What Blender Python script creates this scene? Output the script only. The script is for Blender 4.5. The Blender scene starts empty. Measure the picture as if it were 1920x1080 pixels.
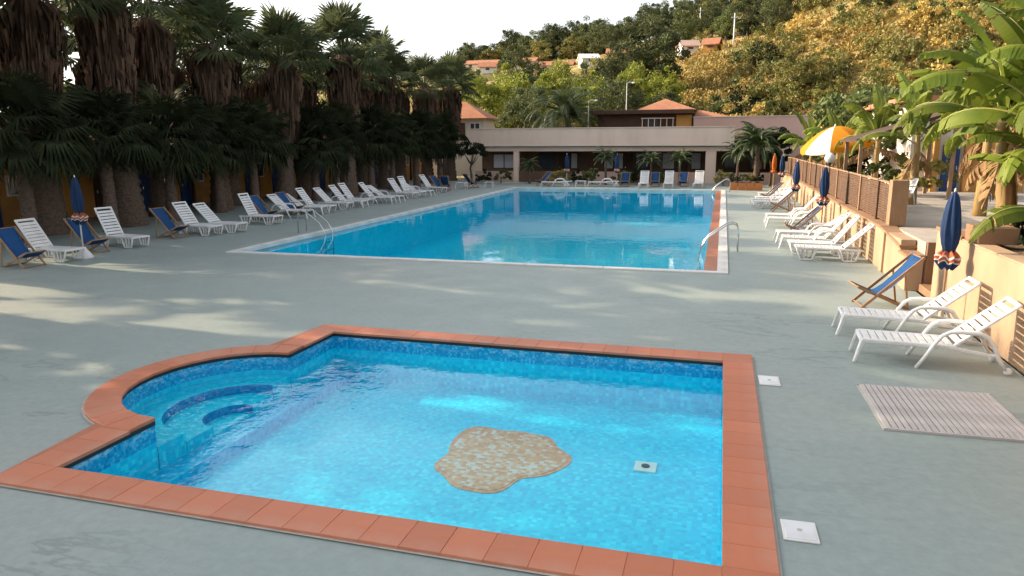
import bpy, bmesh, math, random
import numpy as np
from mathutils import Vector, Matrix, geometry, noise as mnoise

# ---------------------------------------------------------------- camera, sky, sun, exposure
scene = bpy.context.scene
col = scene.collection
PI = math.pi

cam_data = bpy.data.cameras.new('camera')
cam_data.sensor_width = 36.0
cam_data.lens = 36.0 * 1352.2 / 1920.0
cam_data.clip_end = 4000.0
cam = bpy.data.objects.new('camera', cam_data)
col.objects.link(cam)
yaw, pitch, roll = 0.2813, 0.2002, -0.00502
fwd = Vector((-math.sin(yaw) * math.cos(pitch), math.cos(yaw) * math.cos(pitch), -math.sin(pitch)))
right = Vector((math.cos(yaw), math.sin(yaw), 0.0))
up = right.cross(fwd)
r2 = right * math.cos(roll) + up * math.sin(roll)
u2 = up * math.cos(roll) - right * math.sin(roll)
m = Matrix((r2, u2, -fwd)).transposed().to_4x4()
m.translation = (0.0, 0.0, 3.1)
cam.matrix_world = m
scene.camera = cam

SUN_EL = math.radians(23.5)
SUN_AZ = math.radians(173.0)           # direction towards the sun, measured from +X towards +Y
to_sun = Vector((math.cos(SUN_AZ) * math.cos(SUN_EL), math.sin(SUN_AZ) * math.cos(SUN_EL), math.sin(SUN_EL)))

world = bpy.data.worlds.new('World')
scene.world = world
world.use_nodes = True
wn = world.node_tree
wn.nodes.clear()
w_out = wn.nodes.new('ShaderNodeOutputWorld')
w_bg = wn.nodes.new('ShaderNodeBackground')
w_sky = wn.nodes.new('ShaderNodeTexSky')
w_sky.sky_type = 'NISHITA'
w_sky.sun_disc = False
w_sky.sun_elevation = SUN_EL
w_sky.sun_rotation = math.atan2(to_sun.x, to_sun.y)
w_sky.altitude = 50.0
w_sky.air_density = 1.0
w_sky.dust_density = 4.0
w_sky.ozone_density = 1.0
w_hsv = wn.nodes.new('ShaderNodeHueSaturation')      # thin evening haze: a pale, nearly white sky
w_hsv.inputs['Saturation'].default_value = 0.35
wn.links.new(w_sky.outputs[0], w_hsv.inputs['Color'])
wn.links.new(w_hsv.outputs[0], w_bg.inputs['Color'])
w_bg.inputs['Strength'].default_value = 0.13
wn.links.new(w_bg.outputs[0], w_out.inputs['Surface'])

sun_data = bpy.data.lights.new('sun', 'SUN')
sun_data.energy = 2.8
sun_data.angle = math.radians(0.6)
sun_data.color = (1.0, 0.78, 0.53)
sun = bpy.data.objects.new('sun', sun_data)
col.objects.link(sun)
sun.rotation_euler = to_sun.to_track_quat('Z', 'Y').to_euler()
sun.location = to_sun * 300.0

vs = scene.view_settings
vs.view_transform = 'Standard'
vs.look = 'None'
vs.exposure = 1.5
vs.gamma = 1.0
vs.use_curve_mapping = False
cy = scene.cycles
cy.max_bounces = 7
cy.diffuse_bounces = 3
cy.glossy_bounces = 3
cy.transmission_bounces = 3
cy.transparent_max_bounces = 10
cy.caustics_reflective = False
cy.caustics_refractive = False
cy.sample_clamp_indirect = 6.0
cy.use_denoising = True

# ---------------------------------------------------------------- helpers
rng = random.Random(7)

class MB:
    """collects shapes that become ONE mesh"""
    def __init__(self):
        self.v, self.f = [], []
    def add(self, vs_, fs_):
        n = len(self.v)
        self.v += [tuple(p) for p in vs_]
        self.f += [tuple(i + n for i in f) for f in fs_]
        return self
    def box(self, x0, x1, y0, y1, z0, z1):
        return self.add([(x0, y0, z0), (x1, y0, z0), (x1, y1, z0), (x0, y1, z0), (x0, y0, z1), (x1, y0, z1), (x1, y1, z1), (x0, y1, z1)],
                        [(3, 2, 1, 0), (4, 5, 6, 7), (0, 1, 5, 4), (1, 2, 6, 5), (2, 3, 7, 6), (3, 0, 4, 7)])
    def hexa(self, a, b):
        """a: four bottom corners, b: four top corners"""
        return self.add(list(a) + list(b), [(3, 2, 1, 0), (4, 5, 6, 7), (0, 1, 5, 4), (1, 2, 6, 5), (2, 3, 7, 6), (3, 0, 4, 7)])
    def bar(self, p0, p1, w, h, w1=None, h1=None, upv=(0, 0, 1)):
        """rectangular bar between two points, may taper"""
        p0, p1 = Vector(p0), Vector(p1)
        d = (p1 - p0).normalized()
        s = d.cross(Vector(upv))
        if s.length < 1e-4:
            s = d.cross(Vector((0, 1, 0)))
        s.normalize()
        u = s.cross(d)
        w1 = w if w1 is None else w1
        h1 = h if h1 is None else h1
        a = [p0 + s * (i * w / 2) + u * (j * h / 2) for i, j in ((-1, -1), (1, -1), (1, 1), (-1, 1))]
        b = [p1 + s * (i * w1 / 2) + u * (j * h1 / 2) for i, j in ((-1, -1), (1, -1), (1, 1), (-1, 1))]
        return self.hexa(a, b)
    def tube(self, pts, r, n=8, sx=1.0):
        pts = [Vector(p) for p in pts]
        k = len(pts)
        rr = r if isinstance(r, (list, tuple)) else [r] * k
        ring = []
        prev = None
        for i, p in enumerate(pts):
            d = (pts[min(i + 1, k - 1)] - pts[max(i - 1, 0)]).normalized()
            if prev is None:
                s = d.cross(Vector((0, 0, 1)))
                if s.length < 1e-3:
                    s = d.cross(Vector((0, 1, 0)))
                s.normalize()
            else:
                s = (prev - d * prev.dot(d)).normalized()
            prev = s
            u = s.cross(d)
            ring.append([p + s * (math.cos(t) * rr[i] * sx) + u * (math.sin(t) * rr[i]) for t in (2 * PI * j / n for j in range(n))])
        v = [q for rg in ring for q in rg]
        f = []
        for i in range(k - 1):
            for j in range(n):
                f.append((i * n + j, i * n + (j + 1) % n, (i + 1) * n + (j + 1) % n, (i + 1) * n + j))
        f.append(tuple(range(n - 1, -1, -1)))
        f.append(tuple((k - 1) * n + j for j in range(n)))
        return self.add(v, f)
    def lathe(self, prof, n=16, c=(0, 0, 0), fn=None):
        v, f = [], []
        for i, (r, z) in enumerate(prof):
            for j in range(n):
                t = 2 * PI * j / n
                q = r * (fn(t, i, z) if fn else 1.0)
                v.append((c[0] + q * math.cos(t), c[1] + q * math.sin(t), c[2] + z))
        for i in range(len(prof) - 1):
            for j in range(n):
                f.append((i * n + j, i * n + (j + 1) % n, (i + 1) * n + (j + 1) % n, (i + 1) * n + j))
        f.append(tuple(range(n - 1, -1, -1)))
        f.append(tuple((len(prof) - 1) * n + j for j in range(n)))
        return self.add(v, f)
    def sheet(self, grid):
        h, w = len(grid), len(grid[0])
        return self.add([p for r in grid for p in r], [(i * w + j, i * w + j + 1, (i + 1) * w + j + 1, (i + 1) * w + j) for i in range(h - 1) for j in range(w - 1)])
    def mesh(self, name, mats, smooth=False):
        me = bpy.data.meshes.new(name)
        me.from_pydata(self.v, [], self.f)
        for mt in (mats if isinstance(mats, (list, tuple)) else [mats]):
            me.materials.append(mt)
        if smooth:
            me.polygons.foreach_set('use_smooth', [True] * len(me.polygons))
        me.update()
        return me
    def build(self, name, mat, parent=None, smooth=False, bevel=0.0, seg=2):
        o = place(name, self.mesh(name, mat, smooth), parent)
        if bevel:
            b = o.modifiers.new('bevel', 'BEVEL')
            b.width = bevel
            b.segments = seg
            b.limit_method = 'ANGLE'
        return o

def place(name, me, parent=None, loc=None, rot=None, scl=None):
    o = bpy.data.objects.new(name, me)
    col.objects.link(o)
    if parent is not None:
        o.parent = parent
    if loc is not None:
        o.location = loc
    if rot is not None:
        o.rotation_euler = rot
    if scl is not None:
        o.scale = scl
    return o

def tag(o, label=None, cat=None, group=None, kind=None):
    if label: o['label'] = label
    if cat: o['category'] = cat
    if group: o['group'] = group
    if kind: o['kind'] = kind
    return o

def thing(name, label, cat, loc=(0, 0, 0), rz=0.0, group=None):
    o = bpy.data.objects.new(name, None)
    o.empty_display_size = 0.2
    col.objects.link(o)
    o.location = loc
    o.rotation_euler = (0, 0, rz)
    return tag(o, label, cat, group)

def copy_tree(o, parent=None):
    c = o.copy()
    col.objects.link(c)
    if parent is not None:
        c.parent = parent
    for ch in list(o.children):
        copy_tree(ch, c)
    return c

def put(proto, flag, loc, rz, label, group=None, scl=None):
    """the first call moves the prototype itself, later ones copy it"""
    o = proto if not flag else copy_tree(proto)
    flag.append(1)
    o.location = loc
    o.rotation_euler = (0, 0, rz)
    if scl: o.scale = (scl, scl, scl)
    o['label'] = label
    if group: o['group'] = group
    return o

ORD = ['nearest', 'second', 'third', 'fourth', 'fifth', 'sixth', 'seventh', 'eighth', 'ninth', 'tenth', 'eleventh', 'twelfth', 'thirteenth', 'fourteenth', 'fifteenth', 'sixteenth', 'seventeenth', 'eighteenth', 'nineteenth', 'twentieth']

# ---------------------------------------------------------------- materials
def nt(name):
    mt = bpy.data.materials.new(name)
    mt.use_nodes = True
    t = mt.node_tree
    return mt, t, t.nodes['Principled BSDF'], t.nodes['Material Output']

def N(t, kind, **kw):
    n = t.nodes.new(kind)
    for k, v in kw.items():
        setattr(n, k, v)
    return n

def mixc(t, fac, a, b, mode='MIX'):
    n = N(t, 'ShaderNodeMix', data_type='RGBA', blend_type=mode)
    for i, s in ((0, fac), (6, a), (7, b)):
        if hasattr(s, 'is_linked') or hasattr(s, 'links'):
            t.links.new(s, n.inputs[i])
        elif i == 0:
            n.inputs[0].default_value = s
        else:
            n.inputs[i].default_value = (s[0], s[1], s[2], 1.0)
    return n.outputs[2]

def ramp(t, fac, stops):
    r = N(t, 'ShaderNodeValToRGB')
    while len(r.color_ramp.elements) < len(stops):
        r.color_ramp.elements.new(0.5)
    for e, (p, c) in zip(r.color_ramp.elements, stops):
        e.position = p
        e.color = (c[0], c[1], c[2], 1.0) if isinstance(c, (tuple, list)) else (c, c, c, 1.0)
    t.links.new(fac, r.inputs[0])
    return r.outputs[0]

def coords(t, kind='Object', scale=(1, 1, 1)):
    tc = N(t, 'ShaderNodeTexCoord')
    mp = N(t, 'ShaderNodeMapping')
    mp.inputs['Scale'].default_value = scale
    t.links.new(tc.outputs[kind], mp.inputs[0])
    return mp.outputs[0]

def noise(t, vec, scale=5.0, detail=4.0, rough=0.55, out=0):
    n = N(t, 'ShaderNodeTexNoise')
    n.inputs['Scale'].default_value = scale
    n.inputs['Detail'].default_value = detail
    n.inputs['Roughness'].default_value = rough
    t.links.new(vec, n.inputs['Vector'])
    return n.outputs[out]

def bump(t, height, bsdf, strength=0.3, dist=0.01):
    b = N(t, 'ShaderNodeBump')
    b.inputs['Strength'].default_value = strength
    b.inputs['Distance'].default_value = dist
    t.links.new(height, b.inputs['Height'])
    t.links.new(b.outputs[0], bsdf.inputs['Normal'])
    return b

def pm(name, c1, c2=None, scale=4.0, rough=0.6, bmp=0.0, bscale=40.0, bdist=0.01, metal=0.0, stretch=(1, 1, 1), rnd=0.0, transl=0.0, spec=0.4, dirt=None, dscale=1.5):
    """procedural material: two-tone noise, optional dirt, optional bump, per-object brightness, optional translucency"""
    mt, t, b, out = nt(name)
    vec = coords(t, 'Object', stretch)
    c2 = c2 or tuple(x * 0.8 for x in c1)
    cc = mixc(t, ramp(t, noise(t, vec, scale), [(0.3, 0.0), (0.7, 1.0)]), c1, c2)
    if dirt:
        cc = mixc(t, ramp(t, noise(t, vec, dscale, 6), [(0.48, 0.0), (0.75, 0.75)]), cc, dirt)
    if rnd:
        oi = N(t, 'ShaderNodeObjectInfo')
        mr = N(t, 'ShaderNodeMapRange')
        mr.inputs[3].default_value = 1.0 - rnd
        mr.inputs[4].default_value = 1.0 + rnd
        t.links.new(oi.outputs['Random'], mr.inputs[0])
        h = N(t, 'ShaderNodeHueSaturation')
        t.links.new(mr.outputs[0], h.inputs['Value'])
        t.links.new(cc, h.inputs['Color'])
        cc = h.outputs[0]
    t.links.new(cc, b.inputs['Base Color'])
    b.inputs['Roughness'].default_value = rough
    b.inputs['Metallic'].default_value = metal
    b.inputs['Specular IOR Level'].default_value = spec
    if bmp:
        bump(t, noise(t, vec, bscale, 5), b, bmp, bdist)
    if transl:
        tr = N(t, 'ShaderNodeBsdfTranslucent')
        t.links.new(cc, tr.inputs['Color'])
        ms = N(t, 'ShaderNodeMixShader')
        ms.inputs[0].default_value = transl
        t.links.new(b.outputs[0], ms.inputs[1])
        t.links.new(tr.outputs[0], ms.inputs[2])
        t.links.new(ms.outputs[0], out.inputs['Surface'])
    return mt

def deck_material():
    mt, t, b, out = nt('painted_deck')
    v = coords(t)
    base = mixc(t, ramp(t, noise(t, v, 0.35, 5), [(0.35, 0.0), (0.65, 1.0)]), (0.268, 0.322, 0.300), (0.300, 0.345, 0.322))
    worn = ramp(t, noise(t, v, 0.16, 6, 0.65), [(0.50, 0.0), (0.72, 0.40)])
    base = mixc(t, worn, base, (0.335, 0.33, 0.29))
    fine = ramp(t, noise(t, v, 9.0, 6, 0.7), [(0.35, 0.90), (0.65, 1.04)])
    base = mixc(t, 1.0, base, fine, 'MULTIPLY')
    # seams of old coats of paint: thin dark contour lines of a broad noise
    broad = noise(t, coords(t, 'Object', (0.35, 1.0, 1.0)), 0.55, 7, 0.62)
    line = ramp(t, broad, [(0.485, 0.0), (0.498, 0.36), (0.503, 0.36), (0.512, 0.0)])
    mask = ramp(t, noise(t, v, 0.12, 2), [(0.5, 0.0), (0.6, 1.0)])
    lm = N(t, 'ShaderNodeMath', operation='MULTIPLY')
    t.links.new(line, lm.inputs[0]); t.links.new(mask, lm.inputs[1])
    base = mixc(t, lm.outputs[0], base, (0.10, 0.125, 0.12))
    # leaf litter stains and grit
    spots = ramp(t, noise(t, v, 26.0, 3, 0.6), [(0.68, 0.0), (0.76, 0.45)])
    base = mixc(t, spots, base, (0.13, 0.12, 0.085))
    t.links.new(base, b.inputs['Base Color'])
    rg = ramp(t, noise(t, v, 1.2, 5), [(0.3, 0.42), (0.7, 0.66)])
    t.links.new(rg, b.inputs['Roughness'])
    b.inputs['Specular IOR Level'].default_value = 0.35
    bump(t, noise(t, v, 55.0, 5), b, 0.12, 0.004)
    return mt

def mosaic_material(name, stops, tile=0.05, rough=0.25, white_band=None):
    """small glass mosaic: a random tone for each tesserae cell, grout between"""
    mt, t, b, out = nt(name)
    v = coords(t, 'Object', (1 / tile, 1 / tile, 1 / tile))
    # shift off exact cell faces so flat walls never sit on a cell border
    ad = N(t, 'ShaderNodeVectorMath', operation='ADD'); ad.inputs[1].default_value = (0.37, 0.41, 0.29)
    t.links.new(v, ad.inputs[0])
    fl = N(t, 'ShaderNodeVectorMath', operation='FLOOR'); t.links.new(ad.outputs[0], fl.inputs[0])
    wn_ = N(t, 'ShaderNodeTexWhiteNoise', noise_dimensions='3D'); t.links.new(fl.outputs[0], wn_.inputs['Vector'])
    big = noise(t, coords(t), 1.1, 4)
    mixn = N(t, 'ShaderNodeMath', operation='MULTIPLY_ADD'); mixn.inputs[1].default_value = 0.35
    t.links.new(big, mixn.inputs[0])
    mul = N(t, 'ShaderNodeMath', operation='MULTIPLY'); mul.inputs[1].default_value = 0.75
    t.links.new(wn_.outputs[0], mul.inputs[0]); t.links.new(mul.outputs[0], mixn.inputs[2])
    c = ramp(t, mixn.outputs[0], stops)
    if white_band:
        z0, z1 = white_band                       # scale of lime and pale tesserae along the waterline
        sp = N(t, 'ShaderNodeSeparateXYZ'); tc = N(t, 'ShaderNodeTexCoord'); t.links.new(tc.outputs['Object'], sp.inputs[0])
        mr = N(t, 'ShaderNodeMapRange'); mr.inputs[1].default_value = z0; mr.inputs[2].default_value = z1
        t.links.new(sp.outputs[2], mr.inputs[0])
        m2 = N(t, 'ShaderNodeMath', operation='MULTIPLY')
        t.links.new(mr.outputs[0], m2.inputs[0])
        t.links.new(ramp(t, noise(t, coords(t, 'Object', (3, 3, 8)), 2.4, 6, 0.7), [(0.5, 0.0), (0.62, 0.8)]), m2.inputs[1])
        c = mixc(t, m2.outputs[0], c, (0.50, 0.66, 0.72))
    t.links.new(c, b.inputs['Base Color'])
    b.inputs['Roughness'].default_value = rough
    return mt

def water_material(name, tint, s1, s2, strength, ior=1.333):
    mt, t, b, out = nt(name)
    t.nodes.remove(b)
    v = coords(t)
    h1 = noise(t, v, s1, 3, 0.5)
    h2 = noise(t, v, s2, 2, 0.5)
    ad = N(t, 'ShaderNodeMath', operation='MULTIPLY_ADD'); ad.inputs[1].default_value = 0.3
    t.links.new(h2, ad.inputs[0]); t.links.new(h1, ad.inputs[2])
    bp = N(t, 'ShaderNodeBump'); bp.inputs['Strength'].default_value = 1.0; bp.inputs['Distance'].default_value = strength
    t.links.new(ad.outputs[0], bp.inputs['Height'])
    fr = N(t, 'ShaderNodeFresnel'); fr.inputs[0].default_value = ior
    t.links.new(bp.outputs[0], fr.inputs['Normal'])
    tr = N(t, 'ShaderNodeBsdfTransparent'); tr.inputs[0].default_value = (*tint, 1)
    gl = N(t, 'ShaderNodeBsdfGlossy'); gl.inputs['Roughness'].default_value = 0.02
    gl.inputs['Color'].default_value = (1, 1, 1, 1)
    t.links.new(bp.outputs[0], gl.inputs['Normal'])
    ms = N(t, 'ShaderNodeMixShader')
    geo = N(t, 'ShaderNodeNewGeometry')               # seen from below the surface lets the light through
    inv = N(t, 'ShaderNodeMath', operation='SUBTRACT'); inv.inputs[0].default_value = 1.0
    t.links.new(geo.outputs['Backfacing'], inv.inputs[1])
    ff_ = N(t, 'ShaderNodeMath', operation='MULTIPLY')
    t.links.new(fr.outputs[0], ff_.inputs[0]); t.links.new(inv.outputs[0], ff_.inputs[1])
    t.links.new(ff_.outputs[0], ms.inputs[0]); t.links.new(tr.outputs[0], ms.inputs[1]); t.links.new(gl.outputs[0], ms.inputs[2])
    t.links.new(ms.outputs[0], out.inputs['Surface'])
    return mt

def glass_material():
    mt, t, b, out = nt('window_glass')
    b.inputs['Base Color'].default_value = (0.05, 0.07, 0.09, 1)
    b.inputs['Roughness'].default_value = 0.06
    bump(t, noise(t, coords(t), 2.0, 2), b, 0.05, 0.01)
    return mt

def hill_material():
    mt, t, b, out = nt('dry_hillside')
    v = coords(t)
    a = ramp(t, noise(t, v, 0.09, 8, 0.68), [(0.30, (0.09, 0.095, 0.03)), (0.42, (0.25, 0.215, 0.075)), (0.56, (0.44, 0.31, 0.13)), (0.75, (0.55, 0.36, 0.18))])
    f = ramp(t, noise(t, coords(t, 'Object', (1, 1, 0.4)), 1.1, 8, 0.75), [(0.3, 0.45), (0.7, 1.25)])
    t.links.new(mixc(t, 1.0, a, f, 'MULTIPLY'), b.inputs['Base Color'])
    b.inputs['Roughness'].default_value = 0.95
    b.inputs['Specular IOR Level'].default_value = 0.1
    bump(t, noise(t, v, 0.9, 8, 0.7), b, 1.0, 0.8)
    return mt

M = dict(
    deck=deck_material(),
    hill=hill_material(),
    ground=pm('bare_ground', (0.20, 0.17, 0.12), (0.12, 0.11, 0.07), 0.2, 0.95, 0.5, 3, 0.1),
    terrace=pm('terrace_paving', (0.46, 0.41, 0.36), (0.38, 0.34, 0.30), 1.2, 0.75, 0.2, 30, dirt=(0.26, 0.22, 0.18)),
    soil=pm('planter_soil', (0.10, 0.07, 0.045), (0.19, 0.13, 0.08), 6, 0.95, 0.8, 12, 0.05),
    white_pl=pm('white_plastic', (0.75, 0.75, 0.75), (0.69, 0.695, 0.69), 3, 0.38, 0.04, 60, rnd=0.05, dirt=(0.60, 0.585, 0.54), dscale=4),
    wood=pm('chair_wood', (0.38, 0.22, 0.11), (0.25, 0.14, 0.07), 5, 0.55, 0.25, 50, stretch=(1, 6, 1), rnd=0.15),
    canvas=pm('blue_canvas', (0.010, 0.075, 0.22), (0.008, 0.055, 0.17), 3, 0.85, 0.3, 220, 0.002, rnd=0.18, transl=0.15),
    hem=pm('pale_hem', (0.70, 0.72, 0.72), (0.6, 0.62, 0.64), 6, 0.85),
    navy=pm('navy_canvas', (0.008, 0.038, 0.115), (0.006, 0.026, 0.085), 3, 0.8, 0.3, 150, 0.002, rnd=0.15, transl=0.1),
    pole_w=pm('parasol_pole', (0.42, 0.27, 0.16), (0.34, 0.21, 0.12), 4, 0.5),
    pole_m=pm('white_pole', (0.66, 0.66, 0.64), (0.55, 0.55, 0.53), 4, 0.4),
    steel=pm('polished_steel', (0.62, 0.63, 0.64), (0.5, 0.51, 0.52), 6, 0.16, metal=1.0),
    terracotta=pm('terracotta_coping', (0.53, 0.170, 0.080), (0.46, 0.135, 0.058), 2.2, 0.5, 0.3, 60, 0.003, rnd=0.06, dirt=(0.55, 0.28, 0.19), dscale=1.2),
    gutter=pm('gutter_tile', (0.44, 0.145, 0.055), (0.34, 0.10, 0.04), 3, 0.3, 0.2, 25, 0.004),
    bed=pm('terracotta_joint', (0.47, 0.185, 0.105), (0.40, 0.15, 0.085), 5, 0.9, 0.4, 40),
    grout=pm('pale_mortar', (0.50, 0.47, 0.41), (0.40, 0.38, 0.33), 5, 0.9, 0.5, 40),
    black=pm('plain_black', (0.012, 0.012, 0.014), (0.02, 0.02, 0.022), 6, 0.5),
    coping_w=pm('white_coping', (0.70, 0.68, 0.65), (0.62, 0.60, 0.57), 1.5, 0.5, 0.2, 40, 0.003, rnd=0.05, dirt=(0.52, 0.47, 0.40), dscale=2.0),
    peach=pm('peach_render', (0.46, 0.315, 0.205), (0.405, 0.27, 0.17), 0.8, 0.9, 0.5, 55, 0.006, dirt=(0.33, 0.22, 0.14), dscale=1.3, stretch=(1, 1, 0.45)),
    cap=pm('brown_wall_cap', (0.32, 0.185, 0.10), (0.24, 0.135, 0.075), 2.5, 0.8, 0.4, 25, 0.006),
    lattice=pm('fence_wood', (0.15, 0.080, 0.042), (0.095, 0.050, 0.027), 3, 0.7, 0.3, 30, stretch=(1, 1, 4)),
    post=pm('fence_post', (0.36, 0.22, 0.125), (0.28, 0.165, 0.09), 3, 0.7, 0.3, 30, stretch=(4, 4, 1)),
    darkwood=pm('dark_wood', (0.085, 0.042, 0.024), (0.055, 0.028, 0.016), 2, 0.7, 0.2, 20),
    fascia=pm('pink_beige_fascia', (0.79, 0.60, 0.49), (0.75, 0.565, 0.455), 0.5, 0.9, 0.2, 30, dirt=(0.58, 0.44, 0.34), dscale=0.8, stretch=(1, 1, 0.22)),
    pink=pm('pink_parapet', (0.56, 0.385, 0.32), (0.50, 0.33, 0.27), 0.6, 0.9, 0.2, 30),
    brownwall=pm('brown_porch_wall', (0.17, 0.10, 0.065), (0.12, 0.07, 0.045), 1, 0.9),
    ochre=pm('ochre_wall', (0.58, 0.30, 0.085), (0.48, 0.24, 0.065), 0.9, 0.9, 0.3, 25, dirt=(0.25, 0.12, 0.04), dscale=0.7),
    cream=pm('cream_wall', (0.66, 0.60, 0.52), (0.58, 0.52, 0.44), 0.7, 0.9, 0.2, 25),
    rooftile=pm('clay_roof', (0.44, 0.19, 0.095), (0.34, 0.14, 0.075), 1.6, 0.85, 0.6, 9, 0.05),
    whitewall=pm('white_wall', (0.76, 0.74, 0.70), (0.68, 0.66, 0.62), 0.8, 0.85),
    bluedoor=pm('blue_paint', (0.015, 0.06, 0.20), (0.012, 0.045, 0.15), 2, 0.5),
    curtain=pm('white_curtain', (0.62, 0.63, 0.66), (0.5, 0.52, 0.56), 3, 0.9, stretch=(8, 8, 1)),
    glass=glass_material(),
    planter=pm('orange_planter', (0.52, 0.20, 0.06), (0.42, 0.15, 0.05), 2, 0.7, 0.2, 20),
    orange_cloth=pm('orange_cloth', (0.56, 0.14, 0.015), (0.46, 0.11, 0.012), 3, 0.85, transl=0.15),
    yellow=pm('yellow_canvas', (0.74, 0.29, 0.010), (0.66, 0.25, 0.008), 3, 0.8, transl=0.3),
    whitecloth=pm('white_canvas', (0.78, 0.75, 0.70), (0.70, 0.67, 0.62), 3, 0.8, transl=0.3),
    stripe_r=pm('rust_stripe', (0.42, 0.11, 0.045), (0.30, 0.08, 0.03), 3, 0.85),
    grate=pm('pale_grate', (0.52, 0.475, 0.455), (0.45, 0.41, 0.39), 3, 0.6, 0.2, 50, rnd=0.06, dirt=(0.36, 0.33, 0.30), dscale=3),
    palm_trunk=pm('palm_bark', (0.17, 0.115, 0.085), (0.085, 0.06, 0.045), 7, 0.95, 1.0, 11, 0.06, stretch=(1, 1, 1.6)),
    dead=pm('dead_fronds', (0.165, 0.095, 0.058), (0.085, 0.052, 0.034), 1.3, 0.95, stretch=(3, 3, 0.5), rnd=0.2, transl=0.2),
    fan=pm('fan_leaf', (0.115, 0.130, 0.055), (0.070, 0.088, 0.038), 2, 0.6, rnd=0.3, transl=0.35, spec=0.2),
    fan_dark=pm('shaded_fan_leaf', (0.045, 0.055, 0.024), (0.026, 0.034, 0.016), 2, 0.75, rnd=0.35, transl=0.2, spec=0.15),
    pinnate=pm('feather_leaf', (0.075, 0.105, 0.035), (0.05, 0.075, 0.025), 2, 0.45, rnd=0.3, transl=0.25),
    bark=pm('tree_bark', (0.13, 0.095, 0.065), (0.08, 0.058, 0.04), 6, 0.95, 0.8, 14, 0.04, stretch=(2, 2, 0.6)),
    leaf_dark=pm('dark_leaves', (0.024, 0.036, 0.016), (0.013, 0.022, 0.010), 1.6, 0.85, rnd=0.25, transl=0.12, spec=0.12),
    leaf_hill=pm('hill_dark_leaves', (0.120, 0.135, 0.055), (0.070, 0.085, 0.038), 1.2, 0.8, rnd=0.3, transl=0.2, spec=0.15),
    leaf_mid=pm('green_leaves', (0.130, 0.155, 0.038), (0.075, 0.100, 0.028), 0.9, 0.6, rnd=0.3, transl=0.25),
    leaf_lime=pm('lime_leaves', (0.30, 0.32, 0.035), (0.17, 0.20, 0.028), 0.6, 0.6, rnd=0.15, transl=0.3),
    leaf_olive=pm('olive_leaves', (0.27, 0.235, 0.055), (0.140, 0.145, 0.038), 0.8, 0.7, rnd=0.3, transl=0.2),
    leaf_gold=pm('dry_golden_leaves', (0.52, 0.37, 0.105), (0.33, 0.25, 0.07), 0.8, 0.85, rnd=0.3, transl=0.2),
    banana=pm('banana_leaf', (0.20, 0.235, 0.028), (0.10, 0.150, 0.020), 1.6, 0.5, rnd=0.35, transl=0.38, spec=0.22),
    banana_dry=pm('dry_banana_leaf', (0.36, 0.22, 0.10), (0.22, 0.13, 0.06), 2, 0.85, rnd=0.2, transl=0.25),
    banana_rib=pm('banana_midrib', (0.38, 0.36, 0.12), (0.30, 0.28, 0.08), 3, 0.5),
    banana_stem=pm('banana_stem', (0.40, 0.255, 0.095), (0.20, 0.135, 0.05), 3, 0.6, 0.4, 20, 0.01, stretch=(3, 3, 0.5)),
    globe=pm('lamp_globe', (0.82, 0.82, 0.80), (0.78, 0.78, 0.76), 3, 0.2),
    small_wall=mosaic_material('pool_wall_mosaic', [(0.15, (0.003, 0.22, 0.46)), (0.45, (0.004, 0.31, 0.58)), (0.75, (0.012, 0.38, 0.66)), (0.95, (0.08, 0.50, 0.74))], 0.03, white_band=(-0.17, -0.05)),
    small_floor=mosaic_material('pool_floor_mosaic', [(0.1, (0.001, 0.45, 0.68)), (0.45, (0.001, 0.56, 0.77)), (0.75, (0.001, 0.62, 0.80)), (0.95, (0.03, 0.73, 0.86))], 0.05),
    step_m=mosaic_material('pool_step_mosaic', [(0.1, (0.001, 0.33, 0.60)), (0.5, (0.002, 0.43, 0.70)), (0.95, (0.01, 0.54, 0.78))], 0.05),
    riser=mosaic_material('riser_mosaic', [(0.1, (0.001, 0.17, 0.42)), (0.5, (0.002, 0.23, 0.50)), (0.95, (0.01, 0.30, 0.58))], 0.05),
    big_pool=mosaic_material('big_pool_mosaic', [(0.1, (0.001, 0.60, 0.82)), (0.5, (0.001, 0.66, 0.87)), (0.95, (0.004, 0.71, 0.90))], 0.10),
    water_s=water_material('paddling_water', (0.78, 0.98, 1.0), 1.7, 7.0, 0.013, 1.22),
    water_b=water_material('pool_water', (0.50, 0.95, 1.0), 0.9, 4.0, 0.006, 1.20),
)

# ================================================================ SETTING
def tess(outer, holes=(), z=0.0):
    loops = [[Vector((x, y, 0)) for x, y in lp] for lp in [outer] + list(holes)]
    tris = geometry.tessellate_polygon(loops)
    pts = [(p.x, p.y, z) for lp in loops for p in lp]
    fs = []
    for a, b, c in tris:
        A, B, C = (Vector(pts[i]) for i in (a, b, c))
        fs.append((a, b, c) if (B - A).cross(C - A).z > 0 else (a, c, b))
    return pts, fs

# paddling pool outline (water side), anticlockwise; the bay is a half ellipse on the -X side
PX0, PX1, PY0, PY1 = -6.07, 0.17, 5.0, 10.3
BC, BRX, BRY = (-6.07, 7.665), 1.24, 1.355
def bay(k, n=20, grow=0.0):
    return [(BC[0] - (BRX * k + grow) * math.sin(PI * i / n), BC[1] + (BRY * k + grow) * math.cos(PI * i / n)) for i in range(n + 1)]
def small_outline(n=20):
    return [(PX0, PY0), (PX1, PY0), (PX1, PY1), (PX0, PY1)] + bay(1.0, n)
small_loop = small_outline()
# large pool
QX0, QX1, QY0, QY1 = -13.42, -0.33, 17.76, 47.72    # water edge
GUT = 0.33                                           # overflow gutter width
def rect(x0, x1, y0, y1):
    return [(x0, y0), (x1, y0), (x1, y1), (x0, y1)]
big_hole = rect(QX0 - .05, QX1 + GUT, QY0 - .05, QY1 + .05)

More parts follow.
